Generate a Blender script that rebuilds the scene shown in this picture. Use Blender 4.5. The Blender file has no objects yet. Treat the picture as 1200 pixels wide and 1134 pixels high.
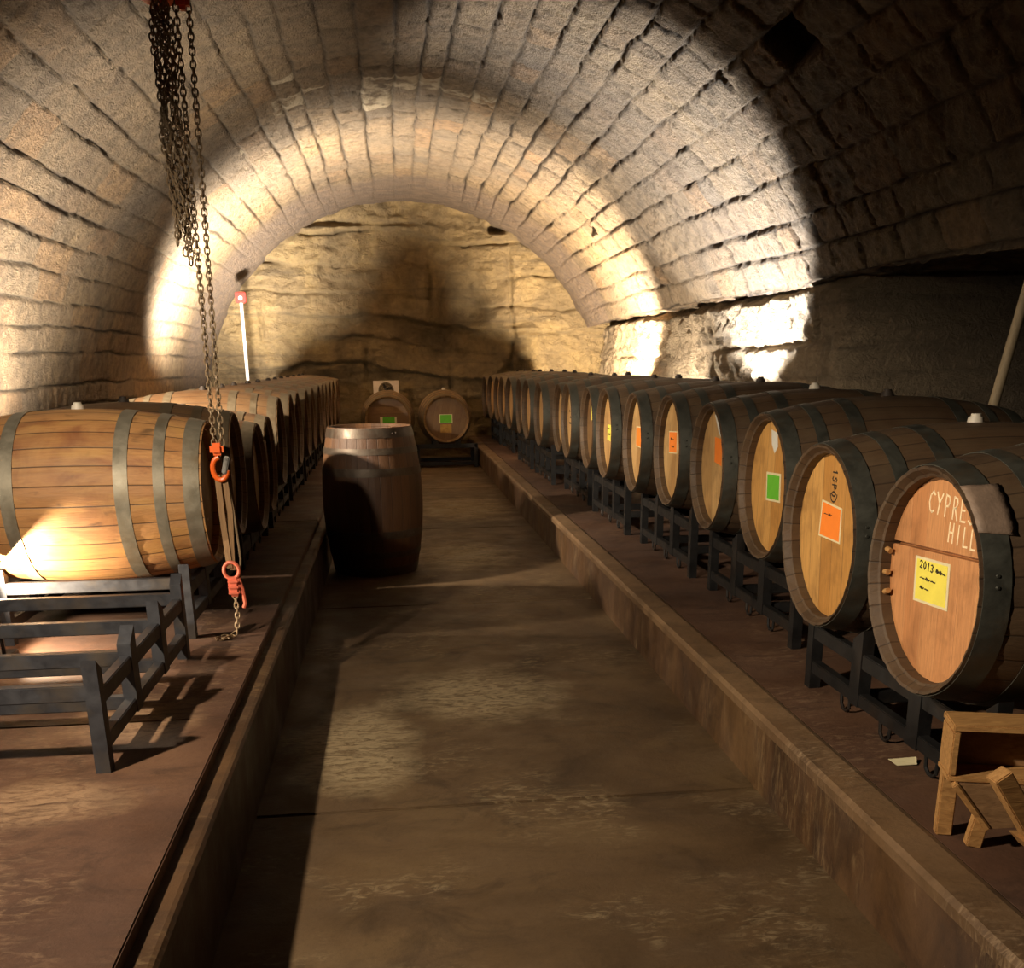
import bpy, bmesh, math, random
import numpy as np
from mathutils import Matrix, Vector

random.seed(7)
rng = np.random.default_rng(11)
sc = bpy.context.scene
COL = sc.collection
PI = math.pi

# ------------------------------------------------------------------ helpers
def s2l(c):
    c = c / 255.0
    return c / 12.92 if c <= 0.04045 else ((c + 0.055) / 1.055) ** 2.4

def rgb(r, g, b):
    return (s2l(r), s2l(g), s2l(b), 1.0)

def link_obj(name, me, mat=None, parent=None, loc=None):
    o = bpy.data.objects.new(name, me)
    COL.objects.link(o)
    if mat is not None:
        me.materials.append(mat)
    if parent is not None:
        o.parent = parent
    if loc is not None:
        o.location = loc
    return o

def tag(o, label, cat, group=None, kind=None):
    o['label'] = label
    o['category'] = cat
    if group:
        o['group'] = group
    if kind:
        o['kind'] = kind
    return o

def empty(name, loc=(0, 0, 0), rotz=0.0):
    o = bpy.data.objects.new(name, None)
    COL.objects.link(o)
    o.location = loc
    o.rotation_euler = (0, 0, rotz)
    o.empty_display_size = 0.1
    return o

def structure(o):
    o['kind'] = 'structure'
    return o

class MB:
    """collects shapes into one mesh"""
    def __init__(self):
        self.v = []
        self.f = []

    def add(self, vs, fs):
        b = len(self.v)
        self.v.extend([tuple(p) for p in vs])
        self.f.extend([tuple(b + i for i in f) for f in fs])

    def box(self, c, s, M=None, bev=0.0):
        x, y, z = s[0] / 2, s[1] / 2, s[2] / 2
        if bev <= 0:
            vs = [(-x, -y, -z), (x, -y, -z), (x, y, -z), (-x, y, -z), (-x, -y, z), (x, -y, z), (x, y, z), (-x, y, z)]
            fs = [(0, 3, 2, 1), (4, 5, 6, 7), (0, 1, 5, 4), (1, 2, 6, 5), (2, 3, 7, 6), (3, 0, 4, 7)]
        else:
            bm = bmesh.new()
            bmesh.ops.create_cube(bm, size=1)
            bmesh.ops.scale(bm, vec=s, verts=bm.verts)
            bmesh.ops.bevel(bm, geom=bm.edges[:], offset=bev, segments=2, affect='EDGES')
            bm.verts.index_update()
            vs = [tuple(v.co) for v in bm.verts]
            fs = [tuple(v.index for v in f.verts) for f in bm.faces]
            bm.free()
        c = Vector(c)
        out = []
        for p in vs:
            p = Vector(p)
            if M is not None:
                p = M @ p
            out.append(p + c)
        self.add(out, fs)

    def beam(self, a, b, w, h, up=(0, 0, 1), bev=0.0):
        a, b = Vector(a), Vector(b)
        d = (b - a)
        L = d.length
        d.normalize()
        up = Vector(up)
        s = d.cross(up)
        if s.length < 1e-4:
            s = Vector((1, 0, 0))
        s.normalize()
        u = s.cross(d)
        M = Matrix((s, d, u)).transposed()
        self.box((a + b) / 2, (w, L, h), M, bev)

    def cyl(self, a, b, r, n=12, r2=None, cap=True):
        a, b = Vector(a), Vector(b)
        r2 = r if r2 is None else r2
        d = (b - a).normalized()
        t = Vector((0, 0, 1)) if abs(d.z) < .9 else Vector((1, 0, 0))
        s = d.cross(t).normalized()
        u = d.cross(s)
        vs = []
        for k in range(n):
            an = 2 * PI * k / n
            o = s * math.cos(an) + u * math.sin(an)
            vs.append(a + o * r)
        for k in range(n):
            an = 2 * PI * k / n
            o = s * math.cos(an) + u * math.sin(an)
            vs.append(b + o * r2)
        fs = [(k, (k + 1) % n, n + (k + 1) % n, n + k) for k in range(n)]
        if cap:
            fs.append(tuple(range(n - 1, -1, -1)))
            fs.append(tuple(range(n, 2 * n)))
        self.add(vs, fs)

    def tube(self, pts, r, n=8, closed=False):
        pts = [Vector(p) for p in pts]
        m = len(pts)
        vs = []
        prev = None
        for i, p in enumerate(pts):
            a = pts[i - 1] if (i > 0 or closed) else p
            b = pts[(i + 1) % m] if (i < m - 1 or closed) else p
            d = (b - a).normalized()
            if prev is None:
                t = Vector((0, 0, 1)) if abs(d.z) < .9 else Vector((1, 0, 0))
                s = d.cross(t).normalized()
            else:
                s = (prev - d * prev.dot(d)).normalized()
            prev = s
            u = d.cross(s)
            for k in range(n):
                an = 2 * PI * k / n
                vs.append(p + (s * math.cos(an) + u * math.sin(an)) * r)
        fs = []
        for i in range(m if closed else m - 1):
            j = (i + 1) % m
            for k in range(n):
                fs.append((i * n + k, i * n + (k + 1) % n, j * n + (k + 1) % n, j * n + k))
        if not closed:
            fs.append(tuple(range(n - 1, -1, -1)))
            fs.append(tuple((m - 1) * n + k for k in range(n)))
        self.add(vs, fs)

    def prism(self, poly, axis, lo, hi):
        """poly: list of 2d points in the plane across axis; 'x': (y,z), 'y': (x,z), 'z': (x,y)"""
        n = len(poly)
        def P(p, t):
            if axis == 'x':
                return (t, p[0], p[1])
            if axis == 'y':
                return (p[0], t, p[1])
            return (p[0], p[1], t)
        vs = [P(p, lo) for p in poly] + [P(p, hi) for p in poly]
        fs = [(k, (k + 1) % n, n + (k + 1) % n, n + k) for k in range(n)]
        fs.append(tuple(range(n - 1, -1, -1)))
        fs.append(tuple(range(n, 2 * n)))
        self.add(vs, fs)

    def mesh(self, name, smooth=False, angle=None):
        me = bpy.data.meshes.new(name)
        me.from_pydata(self.v, [], self.f)
        bm = bmesh.new()
        bm.from_mesh(me)
        bmesh.ops.recalc_face_normals(bm, faces=bm.faces)
        bm.to_mesh(me)
        bm.free()
        if smooth:
            me.polygons.foreach_set('use_smooth', [True] * len(me.polygons))
            if angle is not None:
                me.set_sharp_from_angle(angle=math.radians(angle))
        me.update()
        return me

    def build(self, name, mat, parent=None, smooth=False, angle=35, loc=None):
        return link_obj(name, self.mesh(name, smooth, angle if smooth else None), mat, parent, loc)

def part_mesh(name, me, mat, parent):
    return link_obj(name, me, mat, parent)

def copy_tree(o, parent=None):
    c = o.copy()
    COL.objects.link(c)
    if parent is not None:
        c.parent = parent
    for ch in list(o.children):
        copy_tree(ch, c)
    return c

# ------------------------------------------------------------------ noise
def _hash(ix, iy, iz, seed):
    h = (ix.astype(np.int64) * 374761393 + iy.astype(np.int64) * 668265263 + iz.astype(np.int64) * 2147483647 + seed * 974634777) & 0xFFFFFFFF
    h = ((h ^ (h >> 13)) * 1274126177) & 0xFFFFFFFF
    h = (h ^ (h >> 16)) & 0xFFFFFFFF
    return h.astype(np.float64) / 4294967295.0

def vnoise(x, y, z, seed=0):
    ix, iy, iz = np.floor(x), np.floor(y), np.floor(z)
    fx, fy, fz = x - ix, y - iy, z - iz
    u, v, w = fx * fx * (3 - 2 * fx), fy * fy * (3 - 2 * fy), fz * fz * (3 - 2 * fz)
    r = 0.0
    for dx in (0, 1):
        for dy in (0, 1):
            for dz in (0, 1):
                h = _hash(ix + dx, iy + dy, iz + dz, seed)
                r = r + h * (u if dx else 1 - u) * (v if dy else 1 - v) * (w if dz else 1 - w)
    return r * 2 - 1

def fbm(x, y, z, oct=4, seed=0, gain=.5):
    a, r, t = 1.0, 0.0, 0.0
    for o in range(oct):
        r = r + a * vnoise(x * 2 ** o, y * 2 ** o, z * 2 ** o, seed + o * 17)
        t += a
        a *= gain
    return r / t

def ridged(x, y, z, oct=4, seed=0):
    a, r, t = 1.0, 0.0, 0.0
    for o in range(oct):
        r = r + a * (1 - np.abs(vnoise(x * 2 ** o, y * 2 ** o, z * 2 ** o, seed + o * 31)) * 2)
        t += a
        a *= .5
    return r / t

def sstep(a, b, x):
    t = np.clip((x - a) / (b - a), 0, 1)
    return t * t * (3 - 2 * t)

def grid_mesh(name, P, attrs=None, smooth=True):
    """P: (n, m, 3) array -> grid mesh"""
    n, m = P.shape[:2]
    me = bpy.data.meshes.new(name)
    nv = n * m
    i = np.arange(n - 1)[:, None] * m + np.arange(m - 1)[None, :]
    q = np.stack([i, i + 1, i + m + 1, i + m], -1).reshape(-1, 4)
    me.vertices.add(nv)
    me.vertices.foreach_set('co', P.reshape(-1).astype(np.float32))
    nf = len(q)
    me.loops.add(nf * 4)
    me.loops.foreach_set('vertex_index', q.reshape(-1).astype(np.int32))
    me.polygons.add(nf)
    me.polygons.foreach_set('loop_start', (np.arange(nf) * 4).astype(np.int32))
    me.polygons.foreach_set('use_smooth', np.full(nf, smooth))
    me.update(calc_edges=True)
    for k, a in (attrs or {}).items():
        at = me.attributes.new(k, 'FLOAT', 'POINT')
        at.data.foreach_set('value', a.reshape(-1).astype(np.float32))
    me.validate()
    return me

# ------------------------------------------------------------------ materials
class NT:
    def __init__(self, name):
        m = bpy.data.materials.new(name)
        m.use_nodes = True
        self.m = m
        self.t = m.node_tree
        self.t.nodes.clear()
        self.out = self.n('ShaderNodeOutputMaterial')
        self.bsdf = self.n('ShaderNodeBsdfPrincipled')
        self.l(self.bsdf.outputs[0], self.out.inputs['Surface'])

    def n(self, typ, **kw):
        nd = self.t.nodes.new(typ)
        for k, v in kw.items():
            setattr(nd, k, v)
        return nd

    def l(self, a, b):
        self.t.links.new(a, b)

    def setin(self, nd, key, v):
        if hasattr(v, 'is_output') or isinstance(v, bpy.types.NodeSocket):
            self.l(v, nd.inputs[key])
        else:
            nd.inputs[key].default_value = v

    def coord(self, which='Object'):
        return self.n('ShaderNodeTexCoord').outputs[which]

    def mapping(self, vec, scale=(1, 1, 1), loc=(0, 0, 0)):
        nd = self.n('ShaderNodeMapping')
        self.l(vec, nd.inputs['Vector'])
        nd.inputs['Scale'].default_value = scale
        self.setin(nd, 'Location', loc)
        return nd.outputs[0]

    def noise(self, vec, scale=5, detail=4, rough=.55, dist=0.0):
        nd = self.n('ShaderNodeTexNoise')
        self.l(vec, nd.inputs['Vector'])
        nd.inputs['Scale'].default_value = scale
        nd.inputs['Detail'].default_value = detail
        nd.inputs['Roughness'].default_value = rough
        nd.inputs['Distortion'].default_value = dist
        return nd.outputs['Fac']

    def ramp(self, fac, stops):
        nd = self.n('ShaderNodeValToRGB')
        cr = nd.color_ramp
        while len(cr.elements) < len(stops):
            cr.elements.new(.5)
        for e, (p, c) in zip(cr.elements, stops):
            e.position = p
            e.color = c if len(c) == 4 else (*c, 1)
        self.l(fac, nd.inputs[0])
        return nd.outputs[0]

    def mix(self, fac, a, b, mode='MIX'):
        nd = self.n('ShaderNodeMix', data_type='RGBA', blend_type=mode)
        self.setin(nd, 0, fac)
        self.setin(nd, 6, a)
        self.setin(nd, 7, b)
        return nd.outputs[2]

    def math(self, op, a, b=0.0, c=0.0):
        nd = self.n('ShaderNodeMath', operation=op)
        self.setin(nd, 0, a)
        self.setin(nd, 1, b)
        self.setin(nd, 2, c)
        return nd.outputs[0]

    def maprange(self, v, a, b, c=0.0, d=1.0):
        nd = self.n('ShaderNodeMapRange')
        self.setin(nd, 0, v)
        for i, x in enumerate((a, b, c, d)):
            nd.inputs[i + 1].default_value = x
        return nd.outputs[0]

    def attr(self, name):
        return self.n('ShaderNodeAttribute', attribute_name=name).outputs['Fac']

    def rand(self):
        return self.n('ShaderNodeObjectInfo').outputs['Random']

    def bump(self, h, strength=.4, dist=.02):
        nd = self.n('ShaderNodeBump')
        nd.inputs['Strength'].default_value = strength
        nd.inputs['Distance'].default_value = dist
        self.l(h, nd.inputs['Height'])
        self.l(nd.outputs[0], self.bsdf.inputs['Normal'])

    def base(self, c):
        self.setin(self.bsdf, 'Base Color', c)

    def rough(self, r):
        self.setin(self.bsdf, 'Roughness', r)

    def metal(self, v):
        self.bsdf.inputs['Metallic'].default_value = v

def plain(name, c, rough=.6, metal=0.0, var=.25, scale=8.0, bump=.15):
    k = NT(name)
    co = k.coord()
    f = k.noise(co, scale, 4, .6)
    lo = tuple(x * (1 - var) for x in c[:3]) + (1,)
    hi = tuple(min(1, x * (1 + var)) for x in c[:3]) + (1,)
    k.base(k.ramp(f, [(.3, lo), (.7, hi)]))
    k.rough(rough)
    k.metal(metal)
    if bump:
        k.bump(k.noise(co, scale * 6, 3), bump, .004)
    return k.m

def m_vault():
    k = NT('vault_stone')
    co = k.coord()
    tone, joint, mort = k.attr('tone'), k.attr('joint'), k.attr('mortar')
    big = k.noise(co, .55, 3, .5, .6)
    fine = k.noise(co, 9, 6, .65)
    grey, tan, ochre = rgb(122, 108, 90), rgb(152, 130, 100), rgb(166, 128, 86)
    a = k.ramp(tone, [(0.0, grey), (.45, tan), (.8, rgb(134, 114, 90)), (1.0, ochre)])
    b = k.ramp(big, [(.35, rgb(116, 102, 86)), (.55, rgb(156, 134, 104)), (.72, rgb(172, 146, 106))])
    c = k.mix(.5, a, b)
    c = k.mix(k.maprange(fine, .4, .7, 0, .7), c, rgb(84, 71, 56))
    # pale lime bloom on a few blocks
    lime = k.math('MULTIPLY', k.attr('bloom'), k.maprange(k.noise(co, 5, 4), .42, .55))
    c = k.mix(lime, c, rgb(196, 180, 152))
    soot = k.maprange(k.noise(co, .9, 4, .6, 1.0), .58, .74, 0, .35)
    c = k.mix(soot, c, rgb(92, 82, 72))
    c = k.mix(k.math('MULTIPLY', joint, .8), c, rgb(52, 43, 34))
    mc = k.ramp(k.noise(k.mapping(co, (1, 6, 6)), 3, 4), [(.3, rgb(108, 94, 84)), (.7, rgb(140, 120, 100))])
    c = k.mix(mort, c, mc)
    k.base(c)
    k.rough(.85)
    h1 = k.noise(k.mapping(co, (1, 1.0, 1)), 26, 8, .7, .4)
    h2 = k.noise(k.mapping(co, (1, .5, 1)), 75, 5, .65)
    k.bump(k.math('ADD', h1, k.math('MULTIPLY', h2, .55)), 1.0, .11)
    return k.m

def m_rock(name, c1, c2, c3, bs=.9):
    k = NT(name)
    co = k.coord()
    f = k.noise(co, 1.1, 5, .55, .8)
    c = k.ramp(f, [(.3, c1), (.5, c2), (.72, c3)])
    fine = k.noise(co, 12, 6, .7)
    c = k.mix(k.maprange(fine, .4, .75, 0, .5), c, rgb(88, 74, 56))
    strat = k.noise(k.mapping(co, (.25, .25, 3.2)), 2.0, 4, .6, .5)
    c = k.mix(k.maprange(strat, .55, .7, 0, .55), c, rgb(70, 62, 54))
    c = k.mix(k.math('MULTIPLY', k.attr('stain'), .9), c, rgb(44, 36, 29))  # shade painted into the rock colour as a dark tone
    k.base(c)
    k.rough(.8)
    h1 = k.noise(k.mapping(co, (1, 1, 1.4)), 9, 8, .72, .6)
    h2 = k.noise(co, 45, 5, .65)
    k.bump(k.math('ADD', h1, k.math('MULTIPLY', h2, .35)), bs, .12)
    return k.m

def m_floor(name, c1, c2, c3, pale, rough=.55, patches=(), streaks=False):
    k = NT(name)
    co = k.coord()
    f = k.noise(co, .9, 6, .6, .6)
    c = k.ramp(f, [(.28, c1), (.5, c2), (.72, c3)])
    blot = k.noise(k.mapping(co, (1, 1, 1), (4.2, 1.3, 0)), 3.4, 7, .7, 1.0)
    c = k.mix(k.maprange(blot, .52, .68, 0, .6), c, tuple(x * .6 for x in c1[:3]) + (1,))
    streak = k.noise(k.mapping(co, (1.2, 3.0, 1)), 2.2, 6, .65, 1.2)
    c = k.mix(k.maprange(streak, .52, .72, 0, .55), c, c1)
    p = k.math('MULTIPLY', k.maprange(k.noise(co, 1.7, 3, .5), .5, .62), k.maprange(k.noise(k.mapping(co, (2, 5, 1)), 6, 6, .7, 1.5), .5, .68))
    c = k.mix(k.math('MULTIPLY', p, .6), c, pale)
    for (px_, py_, rx_, ry_) in patches:
        mp = k.n('ShaderNodeMapping')
        k.l(co, mp.inputs['Vector'])
        mp.inputs['Location'].default_value = (-px_ / rx_, -py_ / ry_, 0)
        mp.inputs['Scale'].default_value = (1 / rx_, 1 / ry_, 0)
        ln = k.n('ShaderNodeVectorMath', operation='LENGTH')
        k.l(mp.outputs[0], ln.inputs[0])
        dd_ = k.math('ADD', ln.outputs['Value'], k.math('MULTIPLY', k.noise(co, 4, 5, .6), .9))
        pm = k.math('MULTIPLY', k.maprange(dd_, .9, 1.4, 1, 0), k.maprange(k.noise(k.mapping(co, (2, 5, 1)), 5, 6, .7, 1.5), .36, .56))
        c = k.mix(k.math('MULTIPLY', pm, .75), c, pale)
    if streaks:
        st = k.noise(k.mapping(co, (1, 2.2, .9)), 2.2, 6, .6, 1.6)
        c = k.mix(k.maprange(st, .46, .7, 0, .6), c, tuple(x * .42 for x in c1[:3]) + (1,))
        st2 = k.noise(k.mapping(co, (1, 4, 1.2)), 2.6, 6, .7, 1.8)
        c = k.mix(k.maprange(st2, .58, .78, 0, .5), c, pale)
    grain = k.noise(co, 60, 4, .7)
    c = k.mix(k.maprange(grain, .5, .8, 0, .3), c, rgb(40, 28, 18))
    k.base(c)
    k.rough(k.maprange(k.noise(co, 4, 4), .3, .7, rough - .12, rough + .2))
    k.bump(k.math('ADD', k.noise(co, 14, 6, .7), k.math('MULTIPLY', k.noise(co, 90, 3), .3)), .3, .01)
    return k.m

def m_staves(name, tones, seam=.6, dust=None, dustamt=.3, stain_shade=None, rough=.6):
    """barrel staves run along local x, split by angle about x"""
    k = NT(name)
    co = k.coord()
    sep = k.n('ShaderNodeSeparateXYZ')
    k.l(co, sep.inputs[0])
    ang = k.math('ARCTAN2', sep.outputs[2], sep.outputs[1])
    s = k.math('MULTIPLY', k.math('ADD', ang, PI), 28 / (2 * PI))
    idx = k.math('FLOOR', s)
    fr = k.math('FRACT', s)
    wn = k.n('ShaderNodeTexWhiteNoise', noise_dimensions='2D')
    cmb = k.n('ShaderNodeCombineXYZ')
    k.l(idx, cmb.inputs[0])
    k.l(k.rand(), cmb.inputs[1])
    k.l(cmb.outputs[0], wn.inputs['Vector'])
    c = k.ramp(wn.outputs['Value'], tones)
    grain = k.noise(k.mapping(co, (3, 40, 40)), 2.0, 6, .65, .6)
    c = k.mix(k.maprange(grain, .4, .75, 0, .45), c, tuple(x * .45 for x in tones[0][1][:3]) + (1,))
    if stain_shade:
        st = k.noise(k.mapping(co, (2.5, 4, 4)), 1.3, 4, .6, .8)
        c = k.mix(k.maprange(st, .5, .68, 0, .65), c, stain_shade)
        kn = k.noise(k.mapping(co, (6, 11, 11), (3.3, 1.7, .4)), 1.4, 3, .5, .5)
        c = k.mix(k.maprange(kn, .64, .76, 0, .75), c, rgb(58, 36, 24))
        ye = k.noise(k.mapping(co, (3, 9, 9), (8.3, 2.7, 5.4)), 1.2, 4, .55)
        c = k.mix(k.maprange(ye, .52, .66, 0, .5), c, rgb(206, 158, 88))
    if dust:
        d = k.math('MULTIPLY', k.maprange(k.noise(co, 5, 5, .6), .35, .7), dustamt)
        c = k.mix(d, c, dust)
    e = k.math('MINIMUM', fr, k.math('SUBTRACT', 1.0, fr))
    seamf = k.maprange(e, .0, .05, 1, 0)
    c = k.mix(k.math('MULTIPLY', seamf, seam), c, rgb(30, 18, 10))
    k.base(c)
    k.rough(rough)
    h = k.math('ADD', k.math('MULTIPLY', seamf, -.6), k.math('MULTIPLY', grain, .7))
    k.bump(h, .35, .008)
    return k.m

def m_head(name, tones, seam=.5, knots=False, rough=.5):
    """barrel head boards: run along local z, board lines across local y"""
    k = NT(name)
    co = k.coord()
    sep = k.n('ShaderNodeSeparateXYZ')
    k.l(co, sep.inputs[0])
    s = k.math('MULTIPLY', k.math('ADD', sep.outputs[1], 1.0 + .013), 11.0)
    idx, fr = k.math('FLOOR', s), k.math('FRACT', s)
    cmb = k.n('ShaderNodeCombineXYZ')
    k.l(idx, cmb.inputs[0])
    k.l(k.rand(), cmb.inputs[1])
    wn = k.n('ShaderNodeTexWhiteNoise', noise_dimensions='2D')
    k.l(cmb.outputs[0], wn.inputs['Vector'])
    c = k.ramp(wn.outputs['Value'], tones)
    off = k.n('ShaderNodeCombineXYZ')
    k.l(k.math('MULTIPLY', wn.outputs['Value'], 20), off.inputs[2])
    grain = k.noise(k.mapping(co, (1, 34, 3), off.outputs[0]), 2.6, 6, .6, 1.0)
    c = k.mix(k.maprange(grain, .42, .75, 0, .5), c, tuple(x * .55 for x in tones[0][1][:3]) + (1,))
    dirt = k.noise(co, 6, 5, .6, .5)
    c = k.mix(k.maprange(dirt, .5, .75, 0, .5), c, rgb(96, 58, 28))
    g2 = k.noise(k.mapping(co, (1, 60, 2.2), off.outputs[0]), 3.0, 5, .7, .6)
    c = k.mix(k.maprange(g2, .52, .72, 0, .45), c, rgb(120, 76, 36))
    e = k.math('MINIMUM', fr, k.math('SUBTRACT', 1.0, fr))
    sm = k.maprange(e, 0, .03, 1, 0)
    c = k.mix(k.math('MULTIPLY', sm, seam), c, rgb(50, 30, 16))
    k.base(c)
    k.rough(rough)
    k.bump(k.math('ADD', k.math('MULTIPLY', sm, -.6), k.math('MULTIPLY', grain, .4)), .25, .006)
    return k.m

def m_metal(name, c1, c2, rust=None, rough=.5, metal=.7):
    k = NT(name)
    co = k.coord()
    f = k.noise(co, 14, 6, .65, .4)
    c = k.ramp(f, [(.3, c1), (.7, c2)])
    if rust:
        c = k.mix(k.maprange(k.noise(co, 6, 5, .6), .5, .68, 0, .7), c, rust)
    k.base(c)
    k.metal(metal)
    k.rough(k.maprange(f, .3, .7, rough - .1, rough + .15))
    k.bump(k.noise(co, 60, 4), .12, .003)
    return k.m

def m_wood(name, c1, c2, axis_scale, rough=.65):
    k = NT(name)
    co = k.coord()
    g = k.noise(k.mapping(co, axis_scale), 2.5, 6, .65, .9)
    c = k.ramp(g, [(.3, c1), (.68, c2)])
    c = k.mix(k.maprange(k.noise(co, 9, 4), .55, .8, 0, .4), c, tuple(x * .5 for x in c1[:3]) + (1,))
    k.base(c)
    k.rough(rough)
    k.bump(g, .3, .006)
    return k.m

def m_emit(name, c, strength):
    k = NT(name)
    k.base(c)
    k.setin(k.bsdf, 'Emission Color', c)
    k.bsdf.inputs['Emission Strength'].default_value = strength
    return k.m

M = {}
M['vault'] = m_vault()
M['rock_back'] = m_rock('rock_back', rgb(112, 96, 70), rgb(146, 126, 92), rgb(172, 148, 102))
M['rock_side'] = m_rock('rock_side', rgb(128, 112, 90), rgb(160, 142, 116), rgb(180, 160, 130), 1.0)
M['wall_left'] = m_rock('wall_left_stone', rgb(120, 104, 84), rgb(146, 128, 102), rgb(160, 140, 110), .9)
M['floor'] = m_floor('floor_concrete', rgb(60, 45, 29), rgb(92, 72, 49), rgb(110, 90, 62), rgb(172, 154, 120), .55, ((-.2, 3.95, .30, .62), (.35, 4.6, .5, .5), (.5, 8.2, .5, .8), (.7, 11, .6, 1.2)))
M['plat'] = m_floor('platform_concrete', rgb(54, 36, 27), rgb(88, 61, 45), rgb(108, 78, 57), rgb(160, 130, 100), .65, ((-1.35, 2.2, .5, .25), (-1.0, 2.7, .3, .2), (-.9, 3.4, .25, .3)))
M['curb_dark'] = m_floor('curb_damp', rgb(36, 24, 17), rgb(48, 33, 23), rgb(58, 42, 30), rgb(80, 62, 44), .5)  # darker tone for the aisle face of the left kerb
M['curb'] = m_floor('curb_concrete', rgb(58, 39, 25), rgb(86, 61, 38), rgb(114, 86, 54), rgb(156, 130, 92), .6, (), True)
M['lip'] = m_floor('curb_lip', rgb(80, 60, 41), rgb(112, 87, 61), rgb(136, 109, 79), rgb(176, 150, 118), .55)

old_t = [(0, rgb(62, 44, 30)), (.5, rgb(76, 55, 37)), (1, rgb(88, 65, 44))]
M['stave_old'] = m_staves('oak_staves_old', old_t, .75, rgb(104, 88, 66), .5)
M['stave_left'] = m_staves('oak_staves_left', [(0, rgb(80, 53, 31)), (.5, rgb(98, 68, 40)), (1, rgb(112, 80, 48))], .75, rgb(120, 98, 70), .5)
M['stave_gold'] = m_staves('oak_staves_gold', [(0, rgb(168, 116, 68)), (.5, rgb(188, 136, 82)), (1, rgb(202, 150, 96))], .95, rgb(170, 140, 100), .3, rgb(122, 62, 38))
M['stave_dark'] = m_staves('oak_staves_dark', [(0, rgb(70, 44, 26)), (.5, rgb(88, 58, 34)), (1, rgb(104, 70, 42))], .6, rgb(96, 72, 46), .3)
M['stave_back'] = m_staves('oak_staves_back', [(0, rgb(112, 82, 48)), (.5, rgb(134, 102, 62)), (1, rgb(148, 116, 74))], .6, rgb(140, 116, 80), .4)
M['head_red'] = m_head('oak_head_red', [(0, rgb(196, 134, 84)), (.5, rgb(208, 148, 96)), (1, rgb(216, 158, 104))], .25)
M['head_gold'] = m_head('oak_head_gold', [(0, rgb(192, 138, 70)), (.5, rgb(206, 154, 84)), (1, rgb(216, 166, 96))], .6)
M['head_pale'] = m_head('oak_head_pale', [(0, rgb(184, 142, 88)), (.5, rgb(198, 158, 102)), (1, rgb(208, 170, 114))], .5)
M['head_dim'] = m_head('oak_head_dim', [(0, rgb(116, 86, 52)), (.5, rgb(128, 98, 62)), (1, rgb(138, 106, 68))], .4)
M['chime'] = m_staves('oak_chime', [(0, rgb(138, 106, 62)), (.5, rgb(154, 122, 74)), (1, rgb(166, 134, 84))], .6, rgb(126, 106, 78), .4)
M['chime_gold'] = m_staves('oak_chime_gold', [(0, rgb(186, 140, 74)), (.5, rgb(198, 152, 84)), (1, rgb(206, 162, 94))], .6)
M['croze'] = plain('croze_wood', rgb(44, 27, 16), .8, 0, .3, 20, .2)
M['chime_red'] = m_staves('oak_chime_red', [(0, rgb(132, 80, 54)), (.5, rgb(148, 92, 62)), (1, rgb(160, 104, 70))], .6)
M['hoop_dark'] = m_metal('hoop_dark', rgb(62, 62, 56), rgb(86, 86, 78), rgb(84, 66, 46), .55, .55)
M['hoop_pale'] = m_metal('hoop_pale', rgb(132, 126, 110), rgb(164, 156, 138), rgb(128, 112, 86), .5, .5)
M['hoop_mid'] = m_metal('hoop_mid', rgb(92, 80, 62), rgb(120, 106, 84), rgb(92, 72, 50), .6, .4)
M['hoop_brown'] = m_metal('hoop_brown', rgb(66, 56, 48), rgb(90, 80, 68), rgb(70, 46, 30), .45, .5)
M['bung_white'] = plain('bung_white', rgb(214, 206, 190), .5, 0, .05)
M['bung_dark'] = plain('bung_dark', rgb(46, 36, 28), .7, 0, .2)
M['iron'] = m_metal('rack_steel', rgb(24, 24, 25), rgb(38, 37, 37), rgb(48, 38, 30), .55, .3)
M['iron_l'] = m_metal('rack_steel_left', rgb(48, 49, 54), rgb(70, 71, 76), rgb(84, 74, 62), .5, .3)
M['paper'] = plain('paper_cream', rgb(226, 214, 172), .8, 0, .06, 20, 0)
M['paper_white'] = plain('paper_white', rgb(214, 214, 206), .8, 0, .06, 20, 0)
M['yellow'] = plain('print_yellow', rgb(240, 226, 92), .75, 0, .06, 20, 0)
M['orange'] = plain('print_orange', rgb(252, 138, 44), .75, 0, .05, 20, 0)
M['green'] = plain('print_green', rgb(100, 186, 46), .75, 0, .06, 20, 0)
M['ink'] = plain('ink', rgb(48, 38, 26), .8, 0, .1, 20, 0)
M['chalk'] = plain('chalk', rgb(250, 226, 186), .9, 0, .12, 60, 0)
M['tape'] = plain('duct_tape', rgb(128, 108, 92), .6, .1, .2, 20, .3)
M['stainpaper'] = plain('stained_paper', rgb(168, 128, 60), .8, 0, .25, 20, 0)
M['chain'] = m_metal('chain_steel', rgb(128, 108, 84), rgb(172, 150, 118), rgb(140, 104, 70), .5, .15)
M['safety'] = plain('orange_paint', rgb(240, 104, 32), .4, 0, .1, 10, .05)
M['salmon'] = plain('worn_red_paint', rgb(206, 104, 78), .5, 0, .15, 20, .1)
M['strap'] = m_wood('webbing_strap', rgb(120, 92, 62), rgb(150, 118, 82), (60, 60, 2), .8)
M['steel'] = m_metal('bright_steel', rgb(150, 146, 140), rgb(190, 186, 178), None, .3, .9)
M['red'] = plain('red_box', rgb(158, 22, 14), .4, 0, .06, 10, 0)
M['whitepaint'] = plain('white_paint', rgb(176, 172, 170), .5, 0, .05, 10, 0)
M['fanwhite'] = plain('fan_white', rgb(206, 188, 168), .55, 0, .08, 10, 0)
M['fandark'] = plain('fan_dark', rgb(74, 62, 50), .6, 0, .2, 10, 0)
M['crate'] = m_wood('crate_wood', rgb(150, 108, 62), rgb(196, 150, 92), (4, 30, 30))
M['crate_in'] = m_wood('crate_board', rgb(118, 88, 58), rgb(150, 116, 80), (4, 30, 30))
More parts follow.
